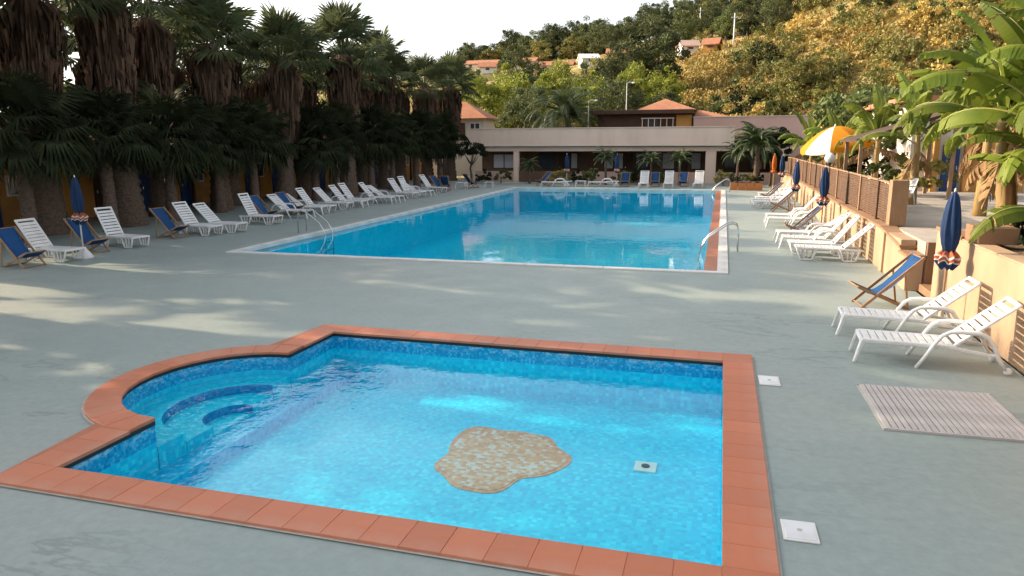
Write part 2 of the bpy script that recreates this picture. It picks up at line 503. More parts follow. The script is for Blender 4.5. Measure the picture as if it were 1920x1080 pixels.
mb = MB()
hole_small = [(PX0 - .06, PY0 - .06), (PX1 + .06, PY0 - .06), (PX1 + .06, PY1 + .06), (PX0 - .06, PY1 + .06)] + bay(1.0, 20, 0.06)
mb.add(*tess(rect(-70, 4.0, -14, 61), [hole_small, big_hole]))
tag(mb.build('pool_deck', M['deck']), kind='structure')

mb = MB()
mb.box(-2000, 2000, -900, 2600, -5.2, -5.0)
tag(mb.build('ground', M['ground']), kind='structure')

# hillside terrain
KX = [-170, -65, -34, -11, 5, 25, 60, 170]
def lerp_k(x, vals):
    return float(np.interp(x, KX, vals))
def hill_z(x, y):
    zr = lerp_k(x, [21, 23.5, 25.5, 27.5, 31, 37, 44, 48])
    yr = lerp_k(x, [235, 205, 195, 185, 165, 130, 102, 92])
    y0 = lerp_k(x, [84, 76, 71, 67, 64, 56, 38, 28])
    t = (y - y0) / (yr - y0)
    if t < 0:
        return max(-4.6, -4.6 + 4.6 * (1 + (y - y0) / 5.0)) if y > y0 - 5 else -4.6
    s = min(t, 1.0)
    s = 1.15 * s - 0.15 * s * s * s if s < 1 else 1.0
    z = zr * s
    z += (t - 1) * 3.0 if t > 1 else 0.0
    k = min(1.0, t * 6)
    st = 3.6                                             # old farming terraces cut into the slope
    fr = (z / st) % 1.0
    z += k * (0.55 * st * (fr ** 3 - fr) * 0.5)
    n1 = mnoise.noise(Vector((x * 0.03, y * 0.03, 0.3)))
    n2 = mnoise.noise(Vector((x * 0.11, y * 0.11, 2.3)))
    n3 = mnoise.noise(Vector((x * 0.33, y * 0.33, 5.1)))
    return z + k * (2.6 * n1 + 1.5 * n2 + 0.55 * n3)
xs = [-170 + 3.2 * i for i in range(107)]
ys = [22 + 3.0 * i for i in range(82)]
mb = MB().sheet([[(x, y, hill_z(x, y)) for x in xs] for y in ys])
tag(mb.build('hillside', M['hill'], smooth=True), kind='structure')

# raised terrace on the right
mb = MB()
mb.box(4.12, 46, 16.56, 61, 0.0, 1.02)
tag(mb.build('terrace', M['terrace']), kind='structure')

# ---------------------------------------------------------------- paddling pool
pool = thing('paddling_pool', 'small paddling pool with terracotta coping, bright blue mosaic and a rounded step bay', 'swimming pool')
WL, FL = -0.22, -0.76
mb, lower = MB(), MB()
n = len(small_loop)
for i in range(n):
    (xa, ya), (xb, yb) = small_loop[i], small_loop[(i + 1) % n]
    mb.add([(xa, ya, WL - .03), (xb, yb, WL - .03), (xb, yb, 0.0), (xa, ya, 0.0)], [(0, 1, 2, 3)])
    lower.add([(xa, ya, FL - .02), (xb, yb, FL - .02), (xb, yb, WL - .03), (xa, ya, WL - .03)], [(0, 1, 2, 3)])
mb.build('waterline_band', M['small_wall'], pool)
lower.build('basin_wall', M['small_floor'], pool)
mb = MB(); mb.add(*tess(small_loop, z=FL))
mb.build('basin_floor', M['small_floor'], pool)
# steps: two curved treads in the bay, then straight treads along the side
def ring(k0, k1, z):
    a, b = bay(k0), bay(k1)
    m_, r_ = MB(), MB()
    for i in range(len(a) - 1):
        m_.add([(*a[i], z), (*b[i], z), (*b[i + 1], z), (*a[i + 1], z)], [(0, 1, 2, 3)])
        r_.add([(*b[i], z), (*b[i], FL - .01), (*b[i + 1], FL - .01), (*b[i + 1], z)], [(0, 1, 2, 3)])
    for i in (0, len(a) - 1):
        m_.add([(*a[i], z), (*b[i], z), (*b[i], FL - .01), (*a[i], FL - .01)], [(0, 1, 2, 3)])
    st_ = m_.build('step', M['small_floor'], pool)
    if k1 > 0:
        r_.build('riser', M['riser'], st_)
ring(0.992, 0.66, WL - 0.10)
ring(0.655, 0.30, WL - 0.22)
ring(0.295, 0.0, WL - 0.335)
mb = MB(); mb.box(PX0 + .002, PX0 + 0.34, PY0 + .004, PY1 - .004, FL - .01, WL - 0.37)
mb.build('step', M['step_m'], pool)
# black strip under the coping, painting in the shadow of its overhang
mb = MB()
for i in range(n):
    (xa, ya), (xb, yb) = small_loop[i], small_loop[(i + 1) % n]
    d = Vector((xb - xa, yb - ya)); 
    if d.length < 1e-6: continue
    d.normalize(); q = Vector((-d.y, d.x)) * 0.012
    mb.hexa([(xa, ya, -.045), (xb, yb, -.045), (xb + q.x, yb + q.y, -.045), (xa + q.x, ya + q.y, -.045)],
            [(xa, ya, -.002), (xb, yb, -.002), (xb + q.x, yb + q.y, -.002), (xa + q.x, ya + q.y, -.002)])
tag(mb.build('overhang_shade', M['black'], pool), kind='stuff')
mb = MB(); mb.add(*tess(small_loop, z=WL))
wtr = mb.build('water_surface', M['water_s'], pool)

def slab(corners, z0, z1, ins=0.008):
    """a tile: four corners anticlockwise, chamfered top edge"""
    c = Vector((sum(p[0] for p in corners) / 4, sum(p[1] for p in corners) / 4))
    v = [(x, y, z0) for x, y in corners] + [(x, y, z1 - ins) for x, y in corners]
    for x, y in corners:
        d = (c - Vector((x, y))).normalized() * ins * 1.4
        v.append((x + d.x, y + d.y, z1))
    f = [(3, 2, 1, 0), (8, 9, 10, 11)]
    for k in (0, 4):
        for i in range(4):
            j = (i + 1) % 4
            f.append((k + i, k + j, k + 4 + j, k + 4 + i))
    return MB().add(v, f)

CW, TL, OV = 0.40, 0.335, 0.025         # coping width, tile length, overhang
def tile_mesh(l, w=CW):
    return slab([(-l / 2 + .001, -w / 2), (l / 2 - .001, -w / 2), (l / 2 - .001, w / 2), (-l / 2 + .001, w / 2)], 0.004, 0.038, .003).mesh('coping_tile', M['terracotta'])
def row(x0, y0, x1, y1, nx, ny):
    L = math.hypot(x1 - x0, y1 - y0)
    k = max(1, round(L / TL))
    me = tile_mesh(L / k)
    a = math.atan2(y1 - y0, x1 - x0)
    for i in range(k):
        t = (i + .5) / k
        place('coping_tile', me, pool, (x0 + (x1 - x0) * t + nx, y0 + (y1 - y0) * t + ny, rng.uniform(-.0015, .0015)), (0, 0, a + rng.uniform(-.004, .004)))
h = CW / 2 - OV
row(PX0 + OV, PY0, PX1 - OV, PY0, 0, -h)
row(PX0 + OV, PY1, PX1 - OV, PY1, 0, h)
row(PX1, PY0 + OV, PX1, PY1 - OV, h, 0)
row(PX0, PY0 + OV, PX0, BC[1] - BRY - CW + OV - .004, -h, 0)
row(PX0, BC[1] + BRY + CW - OV + .004, PX0, PY1 - OV, -h, 0)
for sx, sy in ((PX0 + OV - CW / 2, PY0 + OV - CW / 2), (PX1 - OV + CW / 2, PY0 + OV - CW / 2), (PX1 - OV + CW / 2, PY1 - OV + CW / 2), (PX0 + OV - CW / 2, PY1 - OV + CW / 2)):
    place('coping_tile', tile_mesh(CW), pool, (sx, sy, 0))
nb = 14
inn, out_ = bay(1.0, nb, -OV), bay(1.0, nb, CW - OV)
for i in range(nb):
    a, b, c_, d = Vector(inn[i]), Vector(out_[i]), Vector(out_[i + 1]), Vector(inn[i + 1])
    g = (d - a).normalized() * .002; g2 = (c_ - b).normalized() * .002
    cs = [a + g, b + g2, c_ - g2, d - g]
    slab([(p.x, p.y) for p in cs], 0.005, 0.039 + rng.uniform(-.001, .001), .005).build('coping_tile', M['terracotta'], pool)
# mortar bed: fills the joints and shows as a pale line round the outside
def coping_outer(e):
    x0, x1, y0, y1 = PX0 - CW + OV - e, PX1 + CW - OV + e, PY0 - CW + OV - e, PY1 + CW - OV + e
    b = [p for p in bay(1.0, 28, CW - OV + e) if p[0] < x0 + .001]
    return [(x0, y0), (x1, y0), (x1, y1), (x0, y1)] + b
MB().add(*tess(coping_outer(-.004), [list(hole_small)], z=0.033)).build('mortar_bed', M['bed'], pool)
MB().add(*tess(coping_outer(0.024), [coping_outer(-.006)], z=0.012)).build('mortar_edge', M['grout'], pool)
mb = MB(); mb.box(-0.84, -0.58, 8.08, 8.34, FL + .002, FL + .02)
dr = mb.build('floor_drain', M['whitewall'], pool)
MB().lathe([(.05, 0), (.05, .012), (.03, .014)], 14, (-0.71, 8.21, FL + .02)).build('drain_hole', M['black'], dr)
# plain irregular patch of tan mosaic laid in the floor
tan = mosaic_material('tan_mosaic', [(0.1, (0.60, 0.18, 0.05)), (0.5, (0.74, 0.25, 0.08)), (0.95, (0.78, 0.36, 0.18))], 0.05)
pale = mosaic_material('pale_mosaic', [(0.1, (0.46, 0.46, 0.52)), (0.6, (0.60, 0.60, 0.64)), (0.95, (0.66, 0.70, 0.74))], 0.05)
pale2 = mosaic_material('mixed_mosaic', [(0.15, (0.62, 0.22, 0.07)), (0.5, (0.74, 0.30, 0.11)), (0.72, (0.74, 0.42, 0.24)), (0.95, (0.72, 0.60, 0.54))], 0.05)
def patch(rx, ry, z0, z1, nn=64, c=(-2.50, 8.05)):
    lp = []
    for i in range(nn):
        t_ = 2 * PI * i / nn
        q = 1 + .11 * math.sin(3 * t_ + .8) + .07 * math.sin(5 * t_ + 2.1) + .03 * math.sin(9 * t_)
        lp.append((c[0] + rx * q * math.cos(t_), c[1] + ry * q * math.sin(t_)))
    m_ = MB(); m_.add(*tess(lp, z=z1))
    for i in range(nn):
        j = (i + 1) % nn
        m_.add([(*lp[i], z0), (*lp[j], z0), (*lp[j], z1), (*lp[i], z1)], [(0, 1, 2, 3)])
    return m_
patch(0.78, 0.90, FL, FL + .006).build('mosaic_border', tan, pool)
patch(0.72, 0.84, FL + .005, FL + .010).build('mosaic_field', pale2, pool)

# ---------------------------------------------------------------- large swimming pool
bp = thing('swimming_pool', 'long rectangular blue swimming pool with white coping and terracotta overflow gutter', 'swimming pool')
BW, BF = -0.10, -1.55
mb = MB()
lp = rect(QX0, QX1, QY0, QY1)
for i in range(4):
    (xa, ya), (xb, yb) = lp[i], lp[(i + 1) % 4]
    mb.add([(xa, ya, BF), (xb, yb, BF), (xb, yb, -.085), (xa, ya, -.085)], [(0, 1, 2, 3)])
mb.build('basin_wall', M['big_pool'], bp)
MB().add(*tess(lp, z=BF)).build('basin_floor', M['big_pool'], bp)
MB().add(*tess(rect(QX0 + .004, QX1 - .004, QY0 + .004, QY1 - .004), z=BW)).build('water_surface', M['water_b'], bp)
MB().box(QX1, QX1 + GUT, QY0 + .001, QY1 - .001, -.20, -.075).build('gutter', M['gutter'], bp, bevel=.01)
MB().box(QX0, QX1, QY0 + .001, QY0 + .02, -.075, .012).build('coping_shade', M['black'], bp)  # black strip painting in the shadow of the near coping
def white_row(x0, x1, y0, y1):
    along_x = (x1 - x0) > (y1 - y0)
    L = (x1 - x0) if along_x else (y1 - y0)
    k = round(L / 1.0)
    l = L / k
    w = (y1 - y0) if along_x else (x1 - x0)
    hx, hy = (l / 2 - .003, w / 2) if along_x else (w / 2, l / 2 - .003)
    me = slab([(-hx, -hy), (hx, -hy), (hx, hy), (-hx, hy)], -.20, 0.03, .008).mesh('coping_slab', M['coping_w'])
    for i in range(k):
        t = (i + .5) * l
        place('coping_slab', me, bp, (x0 + t if along_x else (x0 + x1) / 2, (y0 + y1) / 2 if along_x else y0 + t, rng.uniform(-.002, .002)))
cw = .26
white_row(QX0 - cw, QX1 + GUT + cw, QY0 - cw, QY0)
white_row(QX0 - cw, QX1 + GUT + cw, QY1, QY1 + cw)
white_row(QX0 - cw, QX0, QY0, QY1)
white_row(QX1 + GUT, QX1 + GUT + cw, QY0, QY1)

# ladders
def ladder(label, x, y, side):
    t = thing('pool_ladder', label, 'ladder', (x, y, 0), 0 if side > 0 else PI, 'pool ladders')
    for dy in (-.26, .26):
        pts = [(.55, dy, 0.0), (.55, dy, .62), (.50, dy, .74), (.38, dy, .79), (.22, dy, .74), (-.28, dy, .38), (-.46, dy, .10), (-.50, dy, -.10), (-.50, dy, -.95)]
        MB().tube(pts, .021, 8).build('handrail', M['steel'], t, smooth=True)
    for k in range(3):
        MB().box(-.55, -.45, -.25, .25, -.33 - .28 * k, -.30 - .28 * k).build('rung', M['steel'], t)
ladder('steel pool ladder with curved handrails on the right side of the large pool', -0.02, 21.6, 1)
ladder('steel pool ladder on the left edge of the large pool before the loungers', QX0 - .22, 22.4, -1)
ladder('steel pool ladder at the far right corner of the large pool', -0.05, 46.6, 1)

# deck fittings
def cover(label, x0, x1, y0, y1):
    t = thing('skimmer_cover', label, 'cover', ((x0 + x1) / 2, (y0 + y1) / 2, 0), 0.02, 'white skimmer covers')
    w, d = (x1 - x0) / 2, (y1 - y0) / 2
    MB().box(-w, w, -d, d, .002, .016).build('frame', M['whitewall'], t, bevel=.004)
    MB().box(-w + .02, w - .02, -d + .02, d - .02, .010, .021).build('lid', M['white_pl'], t, bevel=.004)
    MB().lathe([(.022, .021), (.022, .024), (.010, .0245)], 12).build('finger_hole', M['grout'], t)
cover('white square skimmer cover beside the near corner of the paddling pool', .61, .88, 5.58, 5.90)
cover('white square skimmer cover beside the far right corner of the paddling pool', .60, .86, 9.42, 9.80)
gr = thing('drainage_grate', 'large pale slatted grate lying on the deck before the white loungers', 'grate', (2.57, 8.98, 0), .02)
MB().box(-.76, .76, -.76, .76, .002, .012).build('backing', M['grout'], gr)
sl = slab([(-.026, -.73), (.026, -.73), (.026, .73), (-.026, .73)], .010, .034, .005).mesh('slat', M['grate'])
for i in range(22):
    place('slat', sl, gr, (-.705 + i * .0671, 0, rng.uniform(-.001, .001)))
for yy in (-.755, .735):
    MB().box(-.76, .76, yy, yy + .025, .012, .030).build('end_rail', M['grate'], gr, bevel=.003)

# ---------------------------------------------------------------- right-hand walls
WX = 3.80
w2 = thing('retaining_wall', 'long peach rendered wall carrying the wooden fence along the terrace', 'wall')
MB().box(WX, 4.10, 17.25, 52.0, 0, 0.98).build('wall_body', M['peach'], w2, bevel=.012)
MB().box(WX - .03, 4.16, 19.30, 52.0, .983, 1.045).build('wall_cap', M['cap'], w2, bevel=.012)
MB().hexa([(WX - .03, 17.22, .80), (4.14, 17.22, .80), (4.14, 19.28, .986), (WX - .03, 19.28, .986)],
          [(WX - .03, 17.22, .865), (4.14, 17.22, .865), (4.14, 19.28, 1.04), (WX - .03, 19.28, 1.04)]).build('sloped_cap', M['cap'], w2, bevel=.01)
MB().box(WX - .02, 4.10, 16.50, 17.245, 0, .70).build('end_pier', M['peach'], w2, bevel=.012)
MB().box(WX - .04, 4.13, 16.47, 17.25, .703, .76).build('pier_cap', M['cap'], w2, bevel=.012)
for yy in (18.9, 21.6, 24.3, 27.2, 30.2, 33.4, 36.8, 40.4, 44.0):
    MB().box(WX - .05, WX - .002, yy - .16, yy + .16, 0, .975).build('pilaster', M['peach'], w2, bevel=.008)
fen = thing('terrace_fence', 'brown slatted wooden fence standing on the peach wall', 'fence')
fy = [19.45, 21.0, 23.6, 25.9, 28.2, 30.4, 32.5, 34.6, 36.6, 38.4, 40.2, 42.4, 44.6, 46.8, 49.0]
for i, yy in enumerate(fy):
    if i == 0:
        MB().box(3.97, 4.34, yy - .03, yy + .33, 1.047, 2.14).build('brick_pier', M['post'], fen, bevel=.01)
    else:
        wd = .055 if i % 2 == 0 else .045
        MB().box(3.94, 4.05, yy - wd, yy + wd, 1.047, 2.10).build('post', M['post'] if i % 2 == 0 else M['lattice'], fen, bevel=.006)
for i in range(len(fy) - 1):
    ya, yb = fy[i] + (.33 if i == 0 else .06), fy[i + 1] - .06
    mb = MB()
    for k in range(15):
        z = 1.10 + k * .062
        mb.box(3.985, 4.005, ya, yb, z, z + .048)
    nv = max(2, int((yb - ya) / .5))
    for k in range(nv + 1):
        yy = ya + .02 + (yb - ya - .04) * k / nv
        mb.box(4.006, 4.03, yy - .02, yy + .02, 1.06, 2.04)
    tag(mb.build('slat_panel', M['lattice'], fen), kind='stuff')
    MB().box(3.955, 4.035, ya, yb, 2.045, 2.085).build('top_rail', M['post'], fen, bevel=.005)
# steps up to the terrace between the two walls
st = thing('terrace_stairs', 'short flight of brown steps between the two peach walls', 'stairs', (4.05, 16.0, 0))
for k in range(6):
    MB().box(k * .29, (k + 1) * .29 - .002 if k < 5 else 2.2, -.50, .48, 0, .165 * (k + 1)).build('tread', M['cap'], st, bevel=.012)
MB().box(.09, 2.3, .50, .555, 0, 1.03).build('side_wall', M['cap'], st, bevel=.01)
w1 = thing('planter_wall', 'high sunlit peach wall of the banana planter behind the two near loungers', 'wall')
W1 = 4.02
MB().box(W1, 4.28, 4.0, 15.48, 0, 1.40).build('wall_body', M['peach'], w1, bevel=.015)
MB().box(W1 - .025, 4.31, 13.95, 15.51, 1.403, 1.47).build('wall_cap', M['cap'], w1, bevel=.01)
MB().box(W1 - .015, 4.30, 4.0, 13.93, 1.403, 1.43).build('thin_cap', M['peach'], w1, bevel=.008)
MB().box(W1 + .02, 4.62, 13.25, 13.93, 1.431, 1.70).build('corner_block', M['cap'], w1, bevel=.012)
MB().box(4.282, 9.5, 15.25, 15.48, 0, 1.38).build('return_wall', M['peach'], w1, bevel=.012)
mb = MB()
mb.sheet([[(x, y, 1.33 + .10 * mnoise.noise(Vector((x * 1.3, y * 1.3, 0))) + .05 * mnoise.noise(Vector((x * 5, y * 5, 3)))) for x in [4.2 + .28 * i for i in range(24)]] for y in [4.0 + .28 * j for j in range(41)]])
tag(mb.build('planter_soil', M['soil'], smooth=True), kind='structure')

# ================================================================ POOL FURNITURE
# sun loungers: local x runs from the foot end (0) to the head end (1.85)
def slat_mesh(l, w, th=.022):
    return slab([(-l / 2, -w / 2), (l / 2, -w / 2), (l / 2, w / 2), (-l / 2, w / 2)], -th / 2, th / 2, .006).mesh('slat', M['white_pl'])
SLAT_S = slat_mesh(.082, .50)
SLAT_B = slat_mesh(.076, .48)
def lounger_top(t, back_deg=40.0, back_len=.92):
    for s in (-1, 1):
        mb = MB()
        mb.bar((.00, s * .275, .325), (1.18, s * .275, .315), .055, .055)
        mb.build('side_rail', M['white_pl'], t, bevel=.014)
    MB().bar((.0, -.275, .325), (.0, .275, .325), .05, .05).build('foot_bar', M['white_pl'], t, bevel=.014)
    for i in range(11):
        place('slat', SLAT_S, t, (.075 + .102 * i, 0, .341 - .012 * math.sin(PI * i / 10)))
    a = math.radians(back_deg)
    b = thing('backrest', None, None, (1.15, 0, .335), 0)
    b.parent = t
    b.rotation_euler = (0, -a, 0)
    for s in (-1, 1):
        MB().bar((0, s * .265, 0), (back_len, s * .265, 0), .055, .04).build('back_rail', M['white_pl'], b, bevel=.012)
    MB().bar((back_len, -.29, 0), (back_len, .29, 0), .06, .045).build('head_bar', M['white_pl'], b, bevel=.014)
    for i in range(8):
        place('slat', SLAT_B, b, (.075 + .102 * i, 0, .012))
    return b
def lounger_arms(back_deg=40.0):
    t = thing('sun_lounger', 'x', 'sun lounger')
    lounger_top(t, back_deg)
    for s in (-1, 1):
        MB().bar((.015, s * .275, .33), (-.075, s * .30, 0), .075, .055, .045, .04).build('front_leg', M['white_pl'], t, bevel=.012)
        y = s * .335
        pts = [(.70, y, 0), (.80, y, .17), (.90, y, .36), (.98, y, .48), (1.07, y, .535), (1.20, y, .55), (1.42, y, .545), (1.52, y, .50), (1.60, y, .38), (1.68, y, .20), (1.76, y, .07)]
        MB().tube(pts, [.026, .026, .027, .028, .030, .032, .032, .030, .028, .026, .026], 8, sx=1.15).build('armrest', M['white_pl'], t, smooth=True)
        MB().bar((1.10, s * .285, .31), (1.66, s * .315, .24), .05, .05, .04, .04).build('rear_rail', M['white_pl'], t, bevel=.012)
        w = MB().lathe([(.018, -.02), (.05, -.018), (.055, 0), (.05, .018), (.018, .02)], 14).build('wheel', M['white_pl'], t, smooth=True)
        w.location = (1.79, y, .055); w.rotation_euler = (PI / 2, 0, 0)
        MB().bar((.56, s * .26, .31), (.53, s * .26, .24), .03, .03).build('support_peg', M['white_pl'], t)
    return t
def lounger_loops(back_deg=44.0):
    t = thing('sun_lounger', 'x', 'sun lounger')
    lounger_top(t, back_deg)
    for s in (-1, 1):
        for x in (.26, 1.30):
            y = s * .285
            MB().tube([(x - .24, y, .32), (x - .15, y, .05), (x - .13, y, .022), (x + .13, y, .022), (x + .15, y, .05), (x + .24, y, .30)], .024, 8, sx=1.2).build('leg_loop', M['white_pl'], t, smooth=True)
            for dx in (-.045, .045):
                MB().bar((x + dx, y, .02), (x + dx * 1.4, y, .31), .03, .022).build('leg_bar', M['white_pl'], t)
        MB().bar((1.15, s * .28, .315), (1.60, s * .28, .31), .05, .05).build('rear_rail', M['white_pl'], t, bevel=.012)
    return t
def deckchair(sling_mat):
    """folding chair: local x from the front (0) to the back"""
    t = thing('deck_chair', 'x', 'deck chair')
    W = .29
    for s in (-1, 1):
        MB().bar((.08, s * W, .0), (1.10, s * W, .98), .026, .052).build('long_rail', M['wood'], t, bevel=.005)
        MB().bar((.0, s * (W - .035), .40), (.92, s * (W - .035), .0), .026, .048).build('seat_rail', M['wood'], t, bevel=.005)
        MB().bar((.78, s * (W + .032), .66), (.88, s * (W + .032), .03), .022, .036).build('prop', M['wood'], t, bevel=.004)
    for p_, nm in (((.0, .40), 'front_bar'), ((1.08, .965), 'head_bar'), ((.11, .03), 'bottom_bar'), ((.89, .02), 'back_bar')):
        MB().tube([(p_[0], -W, p_[1]), (p_[0], W, p_[1])], .016, 8).build(nm, M['wood'], t, smooth=True)
    prof = [(0, .42), (.10, .335), (.22, .27), (.34, .245), (.46, .28), (.60, .39), (.75, .55), (.90, .725), (1.0, .855), (1.08, .985)]
    w = .245
    g = [[(x, y, z - .015 * (1 - (y / w) ** 2)) for y in (-w, -w / 2, 0, w / 2, w)] for x, z in prof]
    sl_ = MB().sheet(g).build('sling', sling_mat, t, smooth=True)
    so = sl_.modifiers.new('thickness', 'SOLIDIFY'); so.thickness = .006
    for s in (-1, 1):
        hm = MB().sheet([[(x, s * (w + .001), z + .003), (x, s * (w - .018), z + .003)] for x, z in prof]).build('hem', M['hem'], sl_)
        so = hm.modifiers.new('thickness', 'SOLIDIFY'); so.thickness = .003
    return t

def parasol(h=2.25, pole=M['pole_w'], canopy=M['navy'], base='cone', seed=0, lean=0.0, frill=True):
    """closed parasol: pole, furled canopy with folds, striped valance bunched below it, base"""
    r_ = random.Random(seed)
    t = thing('closed_parasol', 'x', 'parasol')
    MB().tube([(0, 0, .02), (0, 0, h - .02)], .021, 10).build('pole', pole, t, smooth=True)
    zb, zt = h - 1.02, h
    prof = [(.055, zb), (.085, zb + .05), (.120, zb + .18), (.138, zb + .33), (.134, zb + .48), (.115, zb + .68), (.085, zb + .86), (.052, zb + .98), (.024, zt)]
    ph = [r_.uniform(0, 6) for _ in range(4)]
    fold = lambda a, i, z: 1 + .13 * math.sin(8 * a + ph[0] + z * 2) + .06 * math.sin(13 * a + ph[1]) + .05 * math.sin(3 * a + ph[2] + z * 4)
    c = MB().lathe(prof, 48, (0, 0, 0), fold).build('canopy', canopy, t, smooth=True)
    MB().lathe([(.012, zt), (.02, zt + .03), (.012, zt + .06), (.002, zt + .075)], 10).build('finial', M['whitewall'], t, smooth=True)
    if frill:
        for k, (z0, z1, r0, r1, mt) in enumerate(((zb + .06, zb - .03, .07, .15, M['stripe_r']), (zb - .03, zb - .06, .15, .17, M['whitecloth']), (zb - .06, zb - .11, .17, .165, M['stripe_r']), (zb - .11, zb - .135, .165, .16, M['whitecloth']), (zb - .135, zb - .24, .16, .09, M['navy']))):
            fr = lambda a, i, z: 1 + .26 * math.sin(7 * a + ph[3]) + .10 * math.sin(11 * a + ph[0])
            v = []
            nn = 56
            for j in range(nn):
                a = 2 * PI * j / nn
                q = fr(a, 0, 0)
                v.append((r0 * q * math.cos(a), r0 * q * math.sin(a), z0 + .03 * math.sin(7 * a)))
            for j in range(nn):
                a = 2 * PI * j / nn
                q = fr(a, 0, 0)
                v.append((r1 * q * math.cos(a), r1 * q * math.sin(a), z1 + .03 * math.sin(7 * a)))
            m_ = MB().add(v, [(j, (j + 1) % nn, nn + (j + 1) % nn, nn + j) for j in range(nn)])
            m_.build('valance_band', mt, t, smooth=True)
    else:
        MB().lathe([(.07, zb - .10), (.14, zb - .08), (.16, zb + .02), (.10, zb + .08)], 40, (0, 0, 0), fold).build('valance_band', canopy, t, smooth=True)
    MB().lathe([(.075, zb + .05), (.085, zb + .075), (.075, zb + .10)], 24).build('tie', M['navy'], t, smooth=True)
    if base == 'cone':
        MB().lathe([(.24, 0), (.235, .03), (.10, .22), (.06, .30), (.045, .30)], 20).build('base', M['white_pl'], t, smooth=False)
    else:
        MB().lathe([(.22, 0), (.22, .05), (.19, .07), (.05, .08), (.035, .30)], 20).build('base', M['grout'], t)
    return t

DC, DN = deckchair(M['canvas']), deckchair(M['navy'])
LAs = [(lounger_arms(a), []) for a in (41, 33, 50)]
LBs = [(lounger_loops(a), []) for a in (53, 44, 62)]
LA, LB = LAs[0][0], LBs[0][0]
fa, fb, fd, fn = LAs[0][1], LBs[0][1], [], []
def jit(a=.04):
    return rng.uniform(-a, a)
# --- right-hand side, foot towards the pool (-X), heads at the wall
put(LA, fa, (2.03, 11.12, 0), -.055, 'nearest white plastic lounger on the right, feet towards the paddling pool', 'loungers along the right wall')
put(LA, fa, (2.00, 12.62, 0), -.03, 'white lounger with armrests just beyond the nearest one, beside the parasol pole', 'loungers along the right wall')
rl = [(LB, fb, 1.98, 20.42), (LB, fb, 1.88, 21.35), (LA, fa, 1.80, 22.50), (LA, fa, 1.75, 23.75), (LA, fa, 1.70, 27.9), (LA, fa, 1.72, 29.3), (LB, fb, 1.42, 35.6), (LA, fa, 1.45, 36.9), (LB, fb, 1.66, 38.3), (LA, fa, 1.95, 41.2)]
for i, (pr, fl, x, y) in enumerate(rl):
    pr, fl = (LAs if pr is LA else LBs)[(i * 2 + 1) % 3 if i else 1]
    put(pr, fl, (x, y, 0), jit(.09), 'white lounger on the right below the fence, %s counted away from the stairs' % ('first' if i == 0 else ORD[i]), 'loungers along the right wall')
o = put(DC, fd, (2.52, 14.78, 0), .12, 'wooden deck chair with blue sling on the right, by the peach end pier', 'blue deck chairs')
put(DN, fn, (2.05, 25.3, 0), .10, 'navy deck chair among the right-hand loungers beside the middle parasol', 'navy deck chairs')
put(DN, fn, (1.95, 39.9, 0), .2, 'navy deck chair at the far end of the right-hand row', 'navy deck chairs')
put(DN, fn, (2.1, 34.2, 0), .05, 'navy deck chair at the foot of the second parasol from the far right corner', 'navy deck chairs')
# --- left-hand side, foot towards the pool (+X), heads under the palms
ll = [(LB, fb, -16.55, 15.15), (LB, fb, -16.65, 17.75), (LB, fb, -16.35, 20.75), (LB, fb, -16.15, 21.70), (LB, fb, -16.35, 24.3), (LA, fa, -16.60, 26.75), (LA, fa, -16.75, 28.45), (LB, fb, -16.70, 29.0), (LB, fb, -16.85, 30.65), (LA, fa, -16.6, 31.75), (LB, fb, -16.75, 32.8), (LA, fa, -16.4, 34.2), (LA, fa, -16.3, 35.1), (LB, fb, -16.5, 37.4), (LB, fb, -16.2, 38.4), (LA, fa, -16.1, 39.4), (LB, fb, -16.6, 42.2)]
for i, (pr, fl, x, y) in enumerate(ll):
    pr, fl = (LAs if pr is LA else LBs)[(0, 2, 0, 1, 2, 0, 1, 0, 1, 2, 0, 2, 1, 0, 2, 1, 0)[i]]
    put(pr, fl, (x + jit(.15), y + jit(.08), 0), PI + jit(.16) - .05, 'white lounger in the left row before the palms, %s%s lounger' % (ORD[i], '' if i == 0 else ' nearest'), 'loungers along the palms')
ld = [(-16.75, 14.15, -.1), (-17.1, 16.55, -.15), (-17.15, 19.95, -.1), (-17.45, 25.6, -.1), (-17.6, 27.75, -.1), (-16.9, 43.2, -.4)]
nm = ['blue deck chair cut by the left edge of the picture', 'blue deck chair between the two nearest left loungers', 'blue deck chair just before the paired white loungers on the left', 'blue deck chair behind the fifth lounger of the left row', 'blue deck chair in the left row near the pool ladder', 'blue deck chair near the far end of the left row']
for (x, y, a), l in zip(ld, nm):
    put(DC, fd, (x, y, 0), PI + a, l, 'blue deck chairs')
put(DC, fd, (-17.3, 44.6, 0), -1.35, 'blue deck chair at the far left corner showing its back', 'blue deck chairs')
put(DC, fd, (-16.2, 47.6, 0), 4.1, 'last blue deck chair of the left row by the far corner', 'blue deck chairs')
